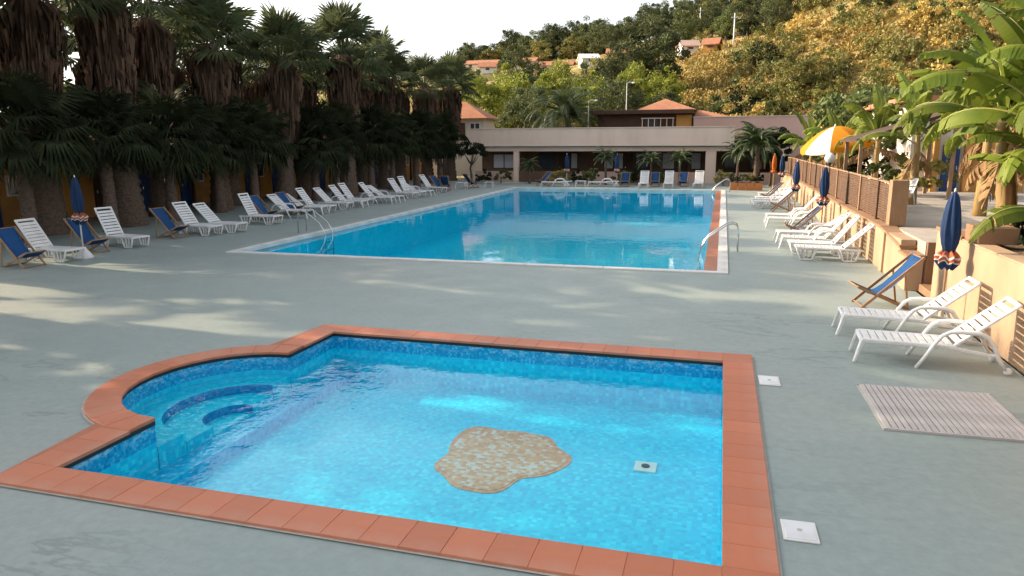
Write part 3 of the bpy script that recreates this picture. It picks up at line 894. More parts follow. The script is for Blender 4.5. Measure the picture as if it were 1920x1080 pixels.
# --- far side, foot towards the viewer (-Y)
for x, y, l in ((-5.05, 48.95, 'white lounger beyond the pool between two blue deck chairs, leftmost of three'), (-3.42, 49.15, 'white lounger beyond the pool, middle of the three facing the camera'), (-1.52, 49.75, 'white lounger beyond the pool, rightmost of the three facing the camera')):
    put(LB, fb, (x, y, 0), PI / 2 + jit(.05), l, 'loungers beyond the pool')
for x, y, l in ((-6.42, 50.1, 'blue deck chair beyond the pool, left of the three white loungers'), (-4.40, 50.5, 'blue deck chair beyond the pool, between left and middle lounger'), (-2.57, 50.9, 'blue deck chair beyond the pool, between middle and right lounger')):
    put(DC, fd, (x, y, 0), PI / 2 + jit(.06), l, 'blue deck chairs')
put(DC, fd, (-12.6, 50.3, 0), .85, 'blue deck chair beyond the pool standing alone at the left', 'blue deck chairs')
LF = lounger_arms(3)
ff = []
put(LF, ff, (-12.1, 49.6, 0), .12, 'flat white lounger beyond the pool beside the lone deck chair', 'flat loungers beyond the pool')
put(LF, ff, (-8.9, 50.2, 0), .10, 'flat white lounger beyond the pool right of the small white table', 'flat loungers beyond the pool')
def small_table(label, x, y, h=.42, w=.36):
    t = thing('side_table', label, 'table', (x, y, 0), 0, 'small white tables')
    MB().box(-w, w, -w * .7, w * .7, h - .04, h).build('table_top', M['white_pl'], t, bevel=.01)
    for sx in (-1, 1):
        for sy in (-1, 1):
            MB().bar((sx * (w - .05), sy * (w * .7 - .05), h - .04), (sx * (w - .01), sy * (w * .7 - .02), 0), .045, .045, .035, .035).build('leg', M['white_pl'], t)
small_table('small white plastic table beyond the pool between two flat loungers', -9.42, 50.0)
small_table('small white plastic table between the far left deck chairs', -16.9, 46.3)
small_table('low white plastic table at the end of the left row', -15.6, 48.4, .36, .3)
# parasols
PA = parasol(2.25, M['pole_w'], M['navy'], 'disc', 1)
fp = []
put(PA, fp, (3.69, 13.45, 0), .3, 'closed blue parasol with striped frill between the near wall and loungers', 'closed blue parasols')
put(PA, fp, (3.26, 25.9, 0), 1.3, 'closed blue parasol before the fence, under the round lamp', 'closed blue parasols', .99)
put(PA, fp, (3.06, 33.3, 0), 2.2, 'closed blue parasol before the far end of the fence', 'closed blue parasols', .98)
PL = parasol(2.2, M['pole_m'], M['navy'], 'cone', 4)
put(PL, [], (-16.92, 15.75, 0), .5, 'closed blue parasol with white cone base among the left loungers', 'closed blue parasols')
for x, y, l in ((-10.55, 50.6, 'closed navy parasol beyond the pool near the flat loungers'), (-7.05, 50.9, 'closed navy parasol beyond the pool left of the blue deck chair')):
    put(PL, [1], (x, y, 0), rng.uniform(0, 6), l, 'closed blue parasols')
PO = parasol(2.25, M['pole_w'], M['orange_cloth'], 'disc', 9, frill=False)
put(PO, [], (3.05, 47.6, 0), 0, 'closed orange parasol by the far right corner of the pool')
put(PL, [1], (3.45, 46.6, 0), 2.0, 'closed navy parasol next to the orange one', 'closed blue parasols')

# open yellow and white parasol on the terrace
yp = thing('open_parasol', 'open yellow and white parasol on the terrace behind the fence', 'parasol', (4.85, 36.5, 1.02))
MB().tube([(0, 0, 0), (0, 0, 2.72)], .024, 10).build('pole', M['pole_m'], yp, smooth=True)
MB().lathe([(.25, 0), (.25, .06), (.05, .09), (.04, .3)], 16).build('base', M['grout'], yp)
tilt = Matrix.Translation((0, 0, 2.70)) @ Matrix.Rotation(math.radians(-9), 4, 'Y') @ Matrix.Rotation(math.radians(6), 4, 'X')
NSEG, R0 = 8, 1.58
for k in range(NSEG):
    g = []
    for i in range(7):
        t_ = i / 6
        r = R0 * t_
        z = -.86 * t_ ** 1.75
        rowp = []
        for j in range(5):
            a = 2 * PI * (k + j / 4) / NSEG - .31
            sag = -.05 * t_ * math.sin(PI * j / 4)
            rr = r * (1 - .035 * math.sin(PI * j / 4) * t_)
            rowp.append(tilt @ Vector((rr * math.cos(a), rr * math.sin(a), z + sag)))
        g.append(rowp)
    last = g[-1]
    g.append([p + Vector((0, 0, -.13)) for p in last])
    s_ = MB().sheet(g).build('canopy_panel', M['whitecloth'] if k % 4 == 1 else M['yellow'], yp, smooth=True)
    a = 2 * PI * k / NSEG - .31
    MB().bar(tilt @ Vector((.05, 0, -.02)) if False else tilt @ Vector((.04 * math.cos(a), .04 * math.sin(a), -.03)), tilt @ Vector((R0 * .98 * math.cos(a), R0 * .98 * math.sin(a), -.87)), .014, .014).build('rib', M['pole_m'], yp)
MB().lathe([(.03, 2.70), (.04, 2.73), (.01, 2.80)], 10).build('finial', M['whitewall'], yp)

# globe lamp on the wall
gl = thing('globe_lamp', 'round white globe lamp on a short dark post on the fence', 'lamp', (4.10, 31.6, 1.05))
MB().tube([(0, 0, 0), (0, 0, 1.12)], .03, 8).build('post', M['black'], gl, smooth=True)
MB().lathe([(.07, 1.10), (.09, 1.14), (.05, 1.17)], 12).build('collar', M['black'], gl, smooth=True)
MB().lathe([(.03, 1.15), (.13, 1.19), (.19, 1.29), (.20, 1.36), (.17, 1.46), (.09, 1.54), (.01, 1.56)], 20).build('globe', M['globe'], gl, smooth=True)

# ================================================================ VEGETATION
def fast_mesh(name, verts, quads, mat, smooth=False):
    """verts (n,3) and quads (m,4) as arrays"""
    me = bpy.data.meshes.new(name)
    verts = np.asarray(verts, dtype=np.float32); quads = np.asarray(quads, dtype=np.int32)
    me.vertices.add(len(verts)); me.vertices.foreach_set('co', verts.ravel())
    me.loops.add(quads.size); me.loops.foreach_set('vertex_index', quads.ravel())
    me.polygons.add(len(quads)); me.polygons.foreach_set('loop_start', np.arange(0, quads.size, 4, dtype=np.int32))
    me.polygons.foreach_set('loop_total', np.full(len(quads), 4, dtype=np.int32))
    me.update(calc_edges=True)
    me.validate()
    for mt in (mat if isinstance(mat, (list, tuple)) else [mat]):
        me.materials.append(mt)
    return me

def leaf_quads(c, size, g, aspect=1.9, droop=0.0):
    """random leaf-shaped quads (kites) at the points c"""
    n = len(c)
    d = g.normal(size=(n, 3)); d[:, 2] -= droop
    d /= np.linalg.norm(d, axis=1, keepdims=True)
    s = np.cross(d, g.normal(size=(n, 3))); s /= np.linalg.norm(s, axis=1, keepdims=True)
    l = size * g.uniform(.6, 1.3, (n, 1))
    w = l / aspect
    v = np.stack([c - d * l * .5, c + s * w * .5, c + d * l * .5, c - s * w * .5], axis=1)
    return v.reshape(-1, 3), np.arange(4 * n).reshape(n, 4)

def crown_mesh(name, mat, R, zc, nclump, nleaf, size, seed, flat=0.0, clump=.34, hollow=.55, droop=0.0):
    g = np.random.default_rng(seed)
    u = g.normal(size=(nclump, 3)); u /= np.linalg.norm(u, axis=1, keepdims=True)
    if flat:
        u[:, 2] = np.maximum(u[:, 2], -flat)
    rad = g.uniform(hollow, 1.0, (nclump, 1)) ** .6
    cc = u * rad * np.array(R) * (1 + .22 * g.normal(size=(nclump, 1)))
    k = g.integers(0, nclump, nleaf)
    sc = clump * min(R) * g.uniform(.5, 1.4, (nclump, 1))
    off = g.normal(size=(nleaf, 3)); off /= np.linalg.norm(off, axis=1, keepdims=True)
    off *= (g.uniform(0, 1, (nleaf, 1)) ** .45)
    pts = cc[k] + off * sc[k] * np.array((1, 1, .75))
    pts[:, 2] += zc
    v, q = leaf_quads(pts, size, g, droop=droop)
    return fast_mesh(name, v, q, mat)

def trunk_mesh(name, h, r, seed, limbs=4, spread=.9, mat=None, start=.45):
    r_ = random.Random(seed)
    mb = MB()
    bend = [(r_.uniform(-.06, .06) * h * i / 4, r_.uniform(-.06, .06) * h * i / 4, h * i / 4) for i in range(5)]
    mb.tube([(bend[0][0], bend[0][1], -.3)] + bend, [r * 1.35, r * 1.15, r * .9, r * .75, r * .6, r * .35], 8)
    for k in range(limbs):
        a = 2 * PI * k / limbs + r_.uniform(-.4, .4)
        z = h * (start + r_.uniform(0, .3))
        p0 = Vector((bend[2][0], bend[2][1], z))
        p1 = p0 + Vector((math.cos(a) * spread * .5, math.sin(a) * spread * .5, h * .18))
        p2 = p0 + Vector((math.cos(a) * spread, math.sin(a) * spread, h * .40))
        mb.tube([p0, p1, p2], [r * .5, r * .36, r * .15], 6)
    return mb.mesh(name, mat or M['bark'], True)

class TreeKind:
    def __init__(self, name, cat, crown, trunk):
        self.name, self.cat, self.crown, self.trunk = name, cat, crown, trunk
    def at(self, loc, s, label, group=None, rz=None, sz=None):
        t = thing(self.name, label, self.cat, loc, rng.uniform(0, 6.28) if rz is None else rz, group)
        t.scale = (s, s, sz or s)
        place('trunk', self.trunk, t)
        place('crown', self.crown, t)
        return t

# ---- fan palms -------------------------------------------------
def fan_frond(name, mat, seed, nbl=20, R=1.0, pet=1.15, droop=.30):
    r_ = random.Random(seed)
    mb = MB()
    mb.tube([(0, 0, 0), (pet * .5, 0, .03), (pet, 0, 0)], [.035, .025, .016], 4)
    for i in range(nbl):
        a = math.radians(-125 + 250 * (i + .5) / nbl) + r_.uniform(-.05, .05)
        L = R * (.80 + .28 * math.cos(a * .6)) * r_.uniform(.85, 1.1)
        d = Vector((math.cos(a), math.sin(a), 0)); s = Vector((-d.y, d.x, 0))
        o = Vector((pet, 0, 0))
        w = .045 + .02 * R
        dz = r_.uniform(.6, 1.3) * droop
        p1 = o + d * L * .5 + Vector((0, 0, .05 - .04 * dz))
        p2 = o + d * L + Vector((0, 0, -dz * L * .8))
        mb.add([o, p1 + s * w * .9, p2, p1 - s * w * .9], [(0, 1, 2, 3)])
        mb.add([p1 + s * w * .9 + Vector((0, 0, .001)), o + d * L * .8 + s * .02 + Vector((0, 0, -dz * L * .3)), p2 + s * .03 + Vector((0, 0, -.08))], [(0, 1, 2)])
    return mb.mesh(name, mat)
FROND = [fan_frond('frond', M['fan'], 3 + i, 26, 1.15 + .05 * i, 1.45 + .1 * i, .16 + .14 * i) for i in range(3)]

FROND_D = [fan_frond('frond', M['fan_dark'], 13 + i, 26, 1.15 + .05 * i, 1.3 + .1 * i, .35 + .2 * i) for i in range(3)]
def skirt_mesh(h, r0, r1, seed, n=1300):
    """thatch of dead fronds hanging round the upper trunk"""
    g = np.random.default_rng(seed)
    a = g.uniform(0, 2 * PI, n)
    zt = -g.uniform(0, .72, n) * h
    L = g.uniform(.7, 1.9, n)
    out = g.uniform(.35, 1.0, n)
    V, Q = [], []
    for i in range(n):
        f = -zt[i] / h
        ra = .30 + .12 * (1 - f); rb = (r0 * (1 - f) + r1 * f) * out[i] + .05
        ca, sa = math.cos(a[i]), math.sin(a[i])
        p0 = np.array((ra * ca, ra * sa, zt[i]))
        p1 = np.array((rb * ca, rb * sa, zt[i] - L[i] * .45))
        p2 = np.array((rb * .92 * ca, rb * .92 * sa, zt[i] - L[i]))
        s = np.array((-sa, ca, 0)) * g.uniform(.014, .055)
        tw = np.array((ca, sa, 0)) * g.uniform(-.10, .10)
        b = len(V)
        V += [p0 - s * .4, p0 + s * .4, p1 + s + tw, p1 - s - tw, p2 + s * .5 - tw, p2 - s * .3]
        Q += [(b, b + 1, b + 2, b + 3), (b + 3, b + 2, b + 4, b + 5)]
    return fast_mesh('dead_skirt', V, Q, M['dead'])

def palm_trunk(h, r, seed):
    r_ = random.Random(seed)
    prof, k = [], int(h / .16)
    for i in range(k + 1):
        f = i / k
        rr = r * (1.25 - .25 * min(1, f * 6)) * (1 - .35 * f) * (1 + (.07 if i % 2 else -.03))
        prof.append((rr, h * f - .1))
    return MB().lathe(prof, 16, (0, 0, 0), lambda a, i, z: 1 + .06 * math.sin(9 * a + i * 1.7)).mesh('trunk', M['palm_trunk'], True)
TRUNKS = {}
def fan_palm(x, y, h, r, sk, label, seed, group='fan palms along the left side', cs=1.0, nfr=38):
    r_ = random.Random(seed)
    t = thing('fan_palm', label, 'palm tree', (x, y, 0), r_.uniform(0, 6), group)
    t.rotation_euler = (r_.uniform(-.045, .045), r_.uniform(-.045, .045), r_.uniform(0, 6))
    place('trunk', palm_trunk(h, r, seed), t)
    s = place('dead_skirt', skirt_mesh(sk, r_.uniform(.92, 1.15) * cs, .62, seed), t, (0, 0, h - .1))
    tag(s, kind='stuff')
    for i in range(nfr):
        f = (i + .5) / nfr
        el = math.radians(88 - 105 * f ** 1.25) + r_.uniform(-.12, .12)
        az = i * 2.39996 + r_.uniform(-.25, .25)
        q = cs * (.98 - .12 * f) * r_.uniform(.9, 1.12)
        place('frond', FROND[0 if f < .35 else (1 if f < .7 else 2)], t, (math.cos(az) * .12, math.sin(az) * .12, h + .15 - .35 * f),
              (r_.uniform(-.3, .3), -el, az), (q, q, q))
    return t

fan_palms = [
    (-22.0, 3.4, 10.6, .50, 5.4, 1.15), (-21.6, 7.2, 10.4, .50, 5.4, 1.15), (-22.6, 10.8, 10.8, .50, 5.6, 1.2), (-21.8, 14.8, 8.3, .48, 4.4, 1.05),  # out-of-view palms, added and made tall to shade the near deck
    (-22.6, 19.7, 8.2, .55, 4.4, 1.05), (-21.9, 22.6, 8.4, .56, 4.6, 1.0), (-23.4, 26.2, 8.3, .50, 4.4, 1.0), (-22.6, 29.0, 7.6, .44, 3.8, .95),
    (-23.9, 31.4, 7.6, .54, 3.8, 1.0), (-22.0, 33.4, 7.3, .46, 3.6, .95), (-22.8, 36.6, 7.0, .46, 3.4, .95),
    (-21.2, 38.6, 8.1, .50, 4.0, 1.08), (-22.0, 42.2, 7.0, .46, 3.4, .92), (-22.2, 45.6, 7.9, .46, 3.8, .95), (-22.6, 49.0, 7.0, .46, 3.4, .9), (-21.8, 52.2, 7.2, .46, 3.6, .92), (-21.4, 56.0, 7.5, .46, 3.8, .92), (-23.0, 59.5, 7.4, .46, 3.8, .92)]
for i, (x, y, h_, r, sk, cs) in enumerate(fan_palms):
    lab = 'very tall fan palm added outside the left edge to shade the near deck' if i < 4 else 'tall fan palm with brown dead skirt, %s%s one in view on the left' % (ORD[i - 4], '' if i == 4 else ' nearest')
    fan_palm(x, y, h_, r, sk, lab, 40 + i, 'fan palms added to shade the near deck' if i < 4 else 'fan palms along the left side', cs=cs, nfr=46 if i < 4 else 26)
for i, (x, y, h_) in enumerate([(-28.2, 14.6, 8.4), (-27.5, 18.5, 8.2), (-29, 21.5, 8.2), (-28, 28, 7.4), (-29.5, 34, 7.6), (-28.2, 40.5, 7.2), (-29, 47, 7.2), (-28, 54, 7.0)]):
    fan_palm(x, y, h_, .42, 4.6, 'fan palm rising behind the ochre cabins, %s%s along the left side' % (ORD[i], '' if i == 0 else ' nearest'), 240 + i, 'fan palms behind the cabins', 1.0, 28)

# dark clipped trees between the palms
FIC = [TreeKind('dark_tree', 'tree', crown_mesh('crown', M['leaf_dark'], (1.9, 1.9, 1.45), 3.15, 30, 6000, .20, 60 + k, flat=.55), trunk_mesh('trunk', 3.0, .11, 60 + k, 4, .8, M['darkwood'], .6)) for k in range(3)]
fic = [(-20.9, 17.6, 1.22), (-21.0, 20.9, 1.05), (-21.4, 24.4, 1.3), (-21.9, 28.0, 1.2), (-21.9, 30.6, 1.15), (-21.3, 35.2, 1.25), (-21.4, 37.6, 1.1), (-21.0, 41.2, 1.3), (-21.0, 44.2, 1.2), (-20.9, 48.0, 1.3), (-20.7, 52.0, 1.2)]
for i, (x, y, s) in enumerate(fic):
    r_ = random.Random(500 + i)
    h_ = 3.25 + r_.uniform(-.25, .5)
    t = thing('young_fan_palm', 'dark young fan palm with drooping fronds, %s%s under the left palms' % (ORD[i], '' if i == 0 else ' nearest'), 'palm tree', (x, y, 0), r_.uniform(0, 6), 'young fan palms under the tall ones')
    place('trunk', palm_trunk(h_, .24, 500 + i), t)
    for k in range(38):
        f = (k + .5) / 38
        el = math.radians(74 - 106 * f) + r_.uniform(-.12, .12)
        q = s * r_.uniform(.56, .74)
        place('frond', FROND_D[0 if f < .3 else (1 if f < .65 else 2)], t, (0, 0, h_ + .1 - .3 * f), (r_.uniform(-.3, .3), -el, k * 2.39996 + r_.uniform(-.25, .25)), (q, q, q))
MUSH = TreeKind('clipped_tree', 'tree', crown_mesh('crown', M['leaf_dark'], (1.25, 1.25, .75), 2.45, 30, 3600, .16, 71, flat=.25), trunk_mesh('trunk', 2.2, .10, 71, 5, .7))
MUSH.at((-18.6, 53.2, 0), 1.0, 'mushroom-shaped clipped tree before the left end of the long building')
MUSH.at((-20.0, 50.4, 0), .9, 'round clipped tree beside the left end of the long building')

# trees behind the left building, closing the view
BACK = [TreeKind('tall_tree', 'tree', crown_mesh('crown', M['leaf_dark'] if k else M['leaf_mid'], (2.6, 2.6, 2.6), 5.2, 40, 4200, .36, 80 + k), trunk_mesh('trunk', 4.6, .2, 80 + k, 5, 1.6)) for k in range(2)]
for i, (x, y, s) in enumerate([(-30.5, 21, 1.0), (-32.5, 26.5, 1.1), (-31, 32, 1.0), (-33, 38, 1.15), (-31, 44, 1.0), (-33, 51, 1.1), (-32, 58, 1.05)]):
    BACK[i % 2].at((x, y, 0), s, 'broad tree behind the ochre cabins, %s%s along the left side' % (ORD[i], '' if i == 0 else ' nearest'), 'trees behind the cabins')

for i, (x, y, s) in enumerate([(-26.5, -1.0, 1.95), (-27.0, 4.0, 2.0), (-26.6, 8.2, 1.85)]):  # unseen oversized trees, added to keep sun off the near deck and small pool
    BACK[i % 2].at((x, y, 0), s, 'unseen tall broad tree added outside the left edge to shade the near deck', 'trees added to shade the near deck')

# ---- feather palms --------------------------------------------
def feather_frond(name, L, seed, arch=1.15, nl=30, ll=.42, el0=1.0):
    r_ = random.Random(seed)
    pts = []
    a = el0
    p = Vector((0, 0, 0))
    for i in range(nl + 1):
        pts.append(p.copy())
        p = p + Vector((math.cos(a), 0, math.sin(a))) * (L / nl)
        a -= (arch + el0) / nl * (.5 + i / nl)
    mb = MB()
    mb.tube(pts[::3], [.03 * (1 - i / 12) + .006 for i in range(len(pts[::3]))], 4)
    for i in range(4, nl + 1):
        f = i / nl
        l = ll * math.sin(PI * min(1, .18 + f * .80)) * r_.uniform(.85, 1.1)
        d = (pts[i] - pts[i - 1]).normalized()
        for s in (-1, 1):
            t_ = (d * .55 + Vector((0, s, 0)) * .85 + Vector((0, 0, .12 - .5 * f))).normalized()
            tip = pts[i] + t_ * l
            w = d * .020
            mid = pts[i] + t_ * l * .45
            mb.add([pts[i] - w * .6, mid - w, tip, mid + w], [(0, 1, 2, 3)])
    return mb.mesh(name, M['pinnate'])
FEATH = [feather_frond('frond', 3.0, 90 + i, 1.0 + .3 * i, 44, .5, 1.0) for i in range(2)]
CYC = [feather_frond('frond', 1.25, 95 + i, .9 + .3 * i, 24, .24, .9) for i in range(2)]
def feather_palm(name, label, loc, h, r, meshes, nfr, s, group=None, cat='palm tree', seed=1, low=-35):
    r_ = random.Random(seed)
    t = thing(name, label, cat, loc, r_.uniform(0, 6), group)
    place('trunk', palm_trunk(h, r, seed), t)
    for i in range(nfr):
        f = (i + .5) / nfr
        el = math.radians(28 + (low - 28) * f) + r_.uniform(-.1, .1)
        q = s * r_.uniform(.85, 1.1)
        place('frond', meshes[i % 2], t, (0, 0, h + .05 - .2 * f), (r_.uniform(-.25, .25), -el, i * 2.39996 + r_.uniform(-.2, .2)), (q, q, q))
    return t
feather_palm('date_palm', 'date palm with arching grey-green fronds behind the long flat roof', (-13.0, 62.4, 0), 5.3, .36, FEATH, 84, 1.45, seed=3, low=-62)
feather_palm('date_palm', 'short date palm in the far right corner behind the orange planters', (2.2, 51.6, 0), 2.9, .20, CYC, 48, 1.75, seed=5, low=-55)
FIC[0].at((3.2, 53.0, 0), .85, 'dark leafy tree in the far right corner behind the orange parasol')
for i, (x, y, h_, s, l) in enumerate([(-8.1, 52.6, 1.9, 1.0, 'small palm before the porch behind the left parasol'), (-4.9, 52.8, 1.7, 1.0, 'small palm before the porch behind the white loungers'), (-2.9, 53.0, 1.8, 1.05, 'small palm before the porch right of the middle lounger'), (-13.9, 53.0, 1.3, .85, 'small palm before the porch by the lone deck chair'), (1.0, 52.2, 2.2, 1.15, 'small palm before the porch at the orange planters')]):
    feather_palm('small_palm', l, (x, y, 0), h_, .10, CYC, 26, s, 'small palms before the porch', seed=11 + i, low=-40)

# shrubs in front of the long building
SHR = [TreeKind('round_shrub', 'shrub', crown_mesh('crown', mt, (.62, .62, .45), .48, 22, 1300, .13, 120 + k, flat=.4), trunk_mesh('trunk', .5, .035, 120 + k, 4, .25)) for k, mt in enumerate((M['leaf_dark'], M['leaf_mid'], M['leaf_olive']))]
for i, (x, y, s) in enumerate([(-17.3, 52.6, 1.0), (-16.2, 53.2, 1.1), (-11.6, 53.3, 1.1), (-10.3, 53.6, 1.0), (-9.2, 53.3, 1.25), (-7.0, 53.4, 1.0), (-5.9, 53.5, 1.2), (-3.9, 53.5, 1.0), (.1, 53.2, 1.1)]):
    SHR[i % 3].at((x, y, 0), s, 'low green shrub before the porch, %s from the left' % ('first' if i == 0 else ORD[i]) , 'shrubs before the porch')

# ---- banana plants --------------------------------------------
def banana_leaf(seed, L=2.3, W=.62, el0=1.0, arch=1.9, fold=.35, tatter=.25):
    """midrib curve with a blade of strips; wind-torn gaps between some of the strips"""
    r_ = random.Random(seed)
    n_ = 30
    pts, dirs = [], []
    a, p = el0, Vector((0, 0, 0))
    for i in range(n_ + 1):
        d = Vector((math.cos(a), 0, math.sin(a)))
        pts.append(p.copy()); dirs.append(d)
        p = p + d * (L / n_)
        a -= arch / n_ * (.35 + 1.3 * i / n_)
    rib = MB().tube([q - dirs[i] * 0 for i, q in enumerate(pts)][::2], [.026 * (1 - .85 * i / 15) for i in range(len(pts[::2]))], 5)
    bl = MB()
    for s in (-1, 1):
        torn, hang = 0, 0.0
        prev = None
        for i in range(4, n_):
            f0, f1 = (i - 4) / (n_ - 4), (i - 3) / (n_ - 4)
            wf = lambda f: W * .5 * (math.sin(PI * min(1, .06 + .94 * f) ** .75) ** .6) if f < 1 else 0.0
            if r_.random() < tatter:
                hang = r_.uniform(-.1, .75); torn = 1
            nrm = Vector((-dirs[i].z, 0, dirs[i].x))
            def edge(j, f, hg):
                ang = fold - hg - .25 * f
                side = Vector((0, s, 0)) * math.cos(ang) + nrm * math.sin(ang) + dirs[j] * .28
                e = pts[j] + side * wf(f)
                md = pts[j] + side * wf(f) * .5 + nrm * .02
                e.z -= .05 + .22 * wf(f) * max(0, hg)
                return md, e
            m0, e0_ = edge(i, f0, hang); m1, e1_ = edge(i + 1, f1, hang)
            if torn:
                m0 = m0.lerp(m1, .12); e0_ = e0_.lerp(e1_, .35)
                torn = 0
            bl.add([pts[i], pts[i + 1], m1, m0], [(0, 1, 2, 3)])
            bl.add([m0, m1, e1_, e0_], [(0, 1, 2, 3)])
    return rib, bl
BLEAF, BRIB = [], []
for k, (el, ar, fo, ta) in enumerate([(1.25, 1.1, .45, .16), (1.05, 1.7, .30, .34), (.85, 2.1, .20, .5), (.55, 2.3, .05, .65)]):
    rb, bl = banana_leaf(200 + k, 2.3, .60, el, ar, fo, ta)
    BLEAF.append(bl.mesh('leaf', M['banana'])); BRIB.append(rb.mesh('midrib', M['banana_rib'], True))
rb, bl = banana_leaf(210, 1.7, .5, -.2, 1.3, -.6, .7)
DLEAF, DRIB = bl.mesh('dead_leaf', M['banana_dry']), rb.mesh('midrib', M['banana_dry'], True)
def banana(label, loc, h, s, seed, nleaf=9, ndead=3, r=.13, lean=(0, 0), azs=None):
    r_ = random.Random(seed)
    t = thing('banana_plant', label, 'banana plant', loc, 0, 'banana plants')
    top = Vector((lean[0], lean[1], h))
    pts = [Vector((0, 0, -.1)), Vector((lean[0] * .15, lean[1] * .15, h * .3)), Vector((lean[0] * .5, lean[1] * .5, h * .65)), top, top + Vector((0, 0, .25))]
    MB().tube(pts, [r * 1.25, r, r * .85, r * .68, r * .3], 12).build('stem', M['banana_stem'], t, smooth=True)
    for k in range(3):
        a = r_.uniform(0, 6.28)
        q = r * (1.05 - .1 * k)
        MB().sheet([[(q * 1.12 * math.cos(a + b) + lean[0] * f * .6, q * 1.12 * math.sin(a + b) + lean[1] * f * .6, h * f) for b in (-.9, -.3, .3, .9)] for f in (.02, .22, .40 + .12 * k)]).build('stem_sheath', M['banana_dry'], t, smooth=True)
    for i in range(nleaf):
        f = (i + .5) / nleaf
        k = min(3, int(f * 4))
        az = (azs[i] if azs and i < len(azs) else i * 2.39996 + r_.uniform(-.4, .4))
        q = s * r_.uniform(.85, 1.12)
        lf = place('leaf', BLEAF[k], t, top + Vector((0, 0, .18 - .3 * f)), (r_.uniform(-.35, .35), r_.uniform(-.42, -.08), az), (q, q, q))
        place('midrib', BRIB[k], lf)
    for i in range(ndead):
        q = s * r_.uniform(.7, 1.0)
        lf = place('dead_leaf', DLEAF, t, top + Vector((0, 0, -.25 - .1 * i)), (r_.uniform(-.4, .4), r_.uniform(-.2, .2), r_.uniform(0, 6.28)), (q, q, q))
        place('midrib', DRIB, lf)
    return t
banana('tall banana plant with leaning golden stem behind the near peach wall', (4.98, 15.0, 1.3), 2.0, 1.05, 1, 10, 3, .15, (-.22, .1), [2.9, .3, 1.8, 4.6, 3.6, 5.6, 2.3, 1.0, 3.1, 5.0])
banana('banana plant at the right edge of the picture above the planter', (5.55, 13.7, 1.3), 2.35, 1.1, 2, 10, 3, .15, (.05, .15), [2.6, 3.4, 5.8, 4.4, .4, 1.3, 3.0, 2.1, 5.1, 4.0])
banana('banana plant standing second behind the near peach wall', (5.9, 14.8, 1.3), 2.4, 1.15, 3, 10, 4, .14, (.1, .1))
banana('banana plant with split stem in the planter beside the stairs', (5.25, 14.4, 1.3), 1.25, .85, 4, 8, 3, .11, (.15, -.1))
banana('upright banana plant between the leaning one and the right edge', (5.2, 13.9, 1.3), 1.9, 1.15, 21, 11, 3, .14, (.0, .1), [2.2, 2.9, 3.7, 4.5, 1.4, 3.2, 5.3, .5, 2.6, 4.1, 6.0])
banana('tall banana plant rising above the upper right edge', (6.6, 15.9, 1.02), 3.0, 1.3, 22, 11, 3, .16, (-.1, .0))
banana('broad banana plant on the terrace left of the blue door', (6.9, 22.8, 1.02), 2.3, 1.2, 23, 11, 3, .15)
banana('low young banana plant at the right edge behind the near wall', (4.95, 12.9, 1.3), .5, .75, 5, 6, 1, .08)
banana('banana plant on the terrace beyond the stairs', (6.2, 18.6, 1.02), 2.1, 1.05, 6, 10, 3, .14, (-.1, 0), [2.8, 3.3, 2.2, 4.2, 1.2, 5.2, 3.8, 3.0, .2, 2.0])
banana('banana plant on the terrace right of the one beyond the stairs', (7.6, 20.0, 1.02), 2.5, 1.15, 7, 10, 3, .14)
banana('banana plant on the terrace behind the brick pier of the fence', (6.0, 26.4, 1.02), 2.0, 1.05, 8, 10, 3, .13)
banana('banana plant beside the open yellow parasol', (6.3, 34.4, 1.02), 2.0, 1.1, 9, 10, 3, .13)
banana('banana plant behind the open yellow parasol', (5.7, 41.0, 1.02), 1.5, 1.05, 10, 9, 2, .13)
banana('banana plant left of the open yellow parasol', (4.9, 45.5, 1.02), 1.3, 1.05, 11, 9, 2, .13)
banana('banana plant at the far end of the fence', (5.2, 50.5, 1.02), 1.6, 1.15, 12, 9, 2, .13)
for i, (x, y, s) in enumerate([(4.9, 48.0, 1.3), (5.9, 44.0, 1.5), (6.3, 38.0, 1.5), (5.6, 31.0, 1.3), (6.9, 30.0, 1.6), (5.0, 13.4, .8), (6.4, 13.0, 1.2), (5.1, 11.6, .9)]):
    SHR[(i + 1) % 3].at((x, y, 1.02 if y > 16 else 1.28), s, 'leafy shrub growing among the banana plants, %s counted from the far end' % ('first' if i == 0 else ORD[i]), 'shrubs among the bananas')
SPIK = TreeKind('leafy_tree', 'tree', crown_mesh('crown', M['leaf_mid'], (1.5, 1.5, 1.5), 2.6, 30, 2400, .3, 140), trunk_mesh('trunk', 2.4, .1, 140, 5, .8))
for i, (x, y, s) in enumerate([(7.2, 50, 1.2), (7.6, 44, 1.2), (8.2, 37, 1.1), (9.6, 24.5, 1.15), (9.2, 19, 1.2), (7.6, 15.5, 1.15), (9.0, 13.0, 1.2)]):
    SPIK.at((x, y, 1.0), s, 'green leafy tree behind the bananas, %s counted from the far end' % ('first' if i == 0 else ORD[i]), 'trees behind the bananas')

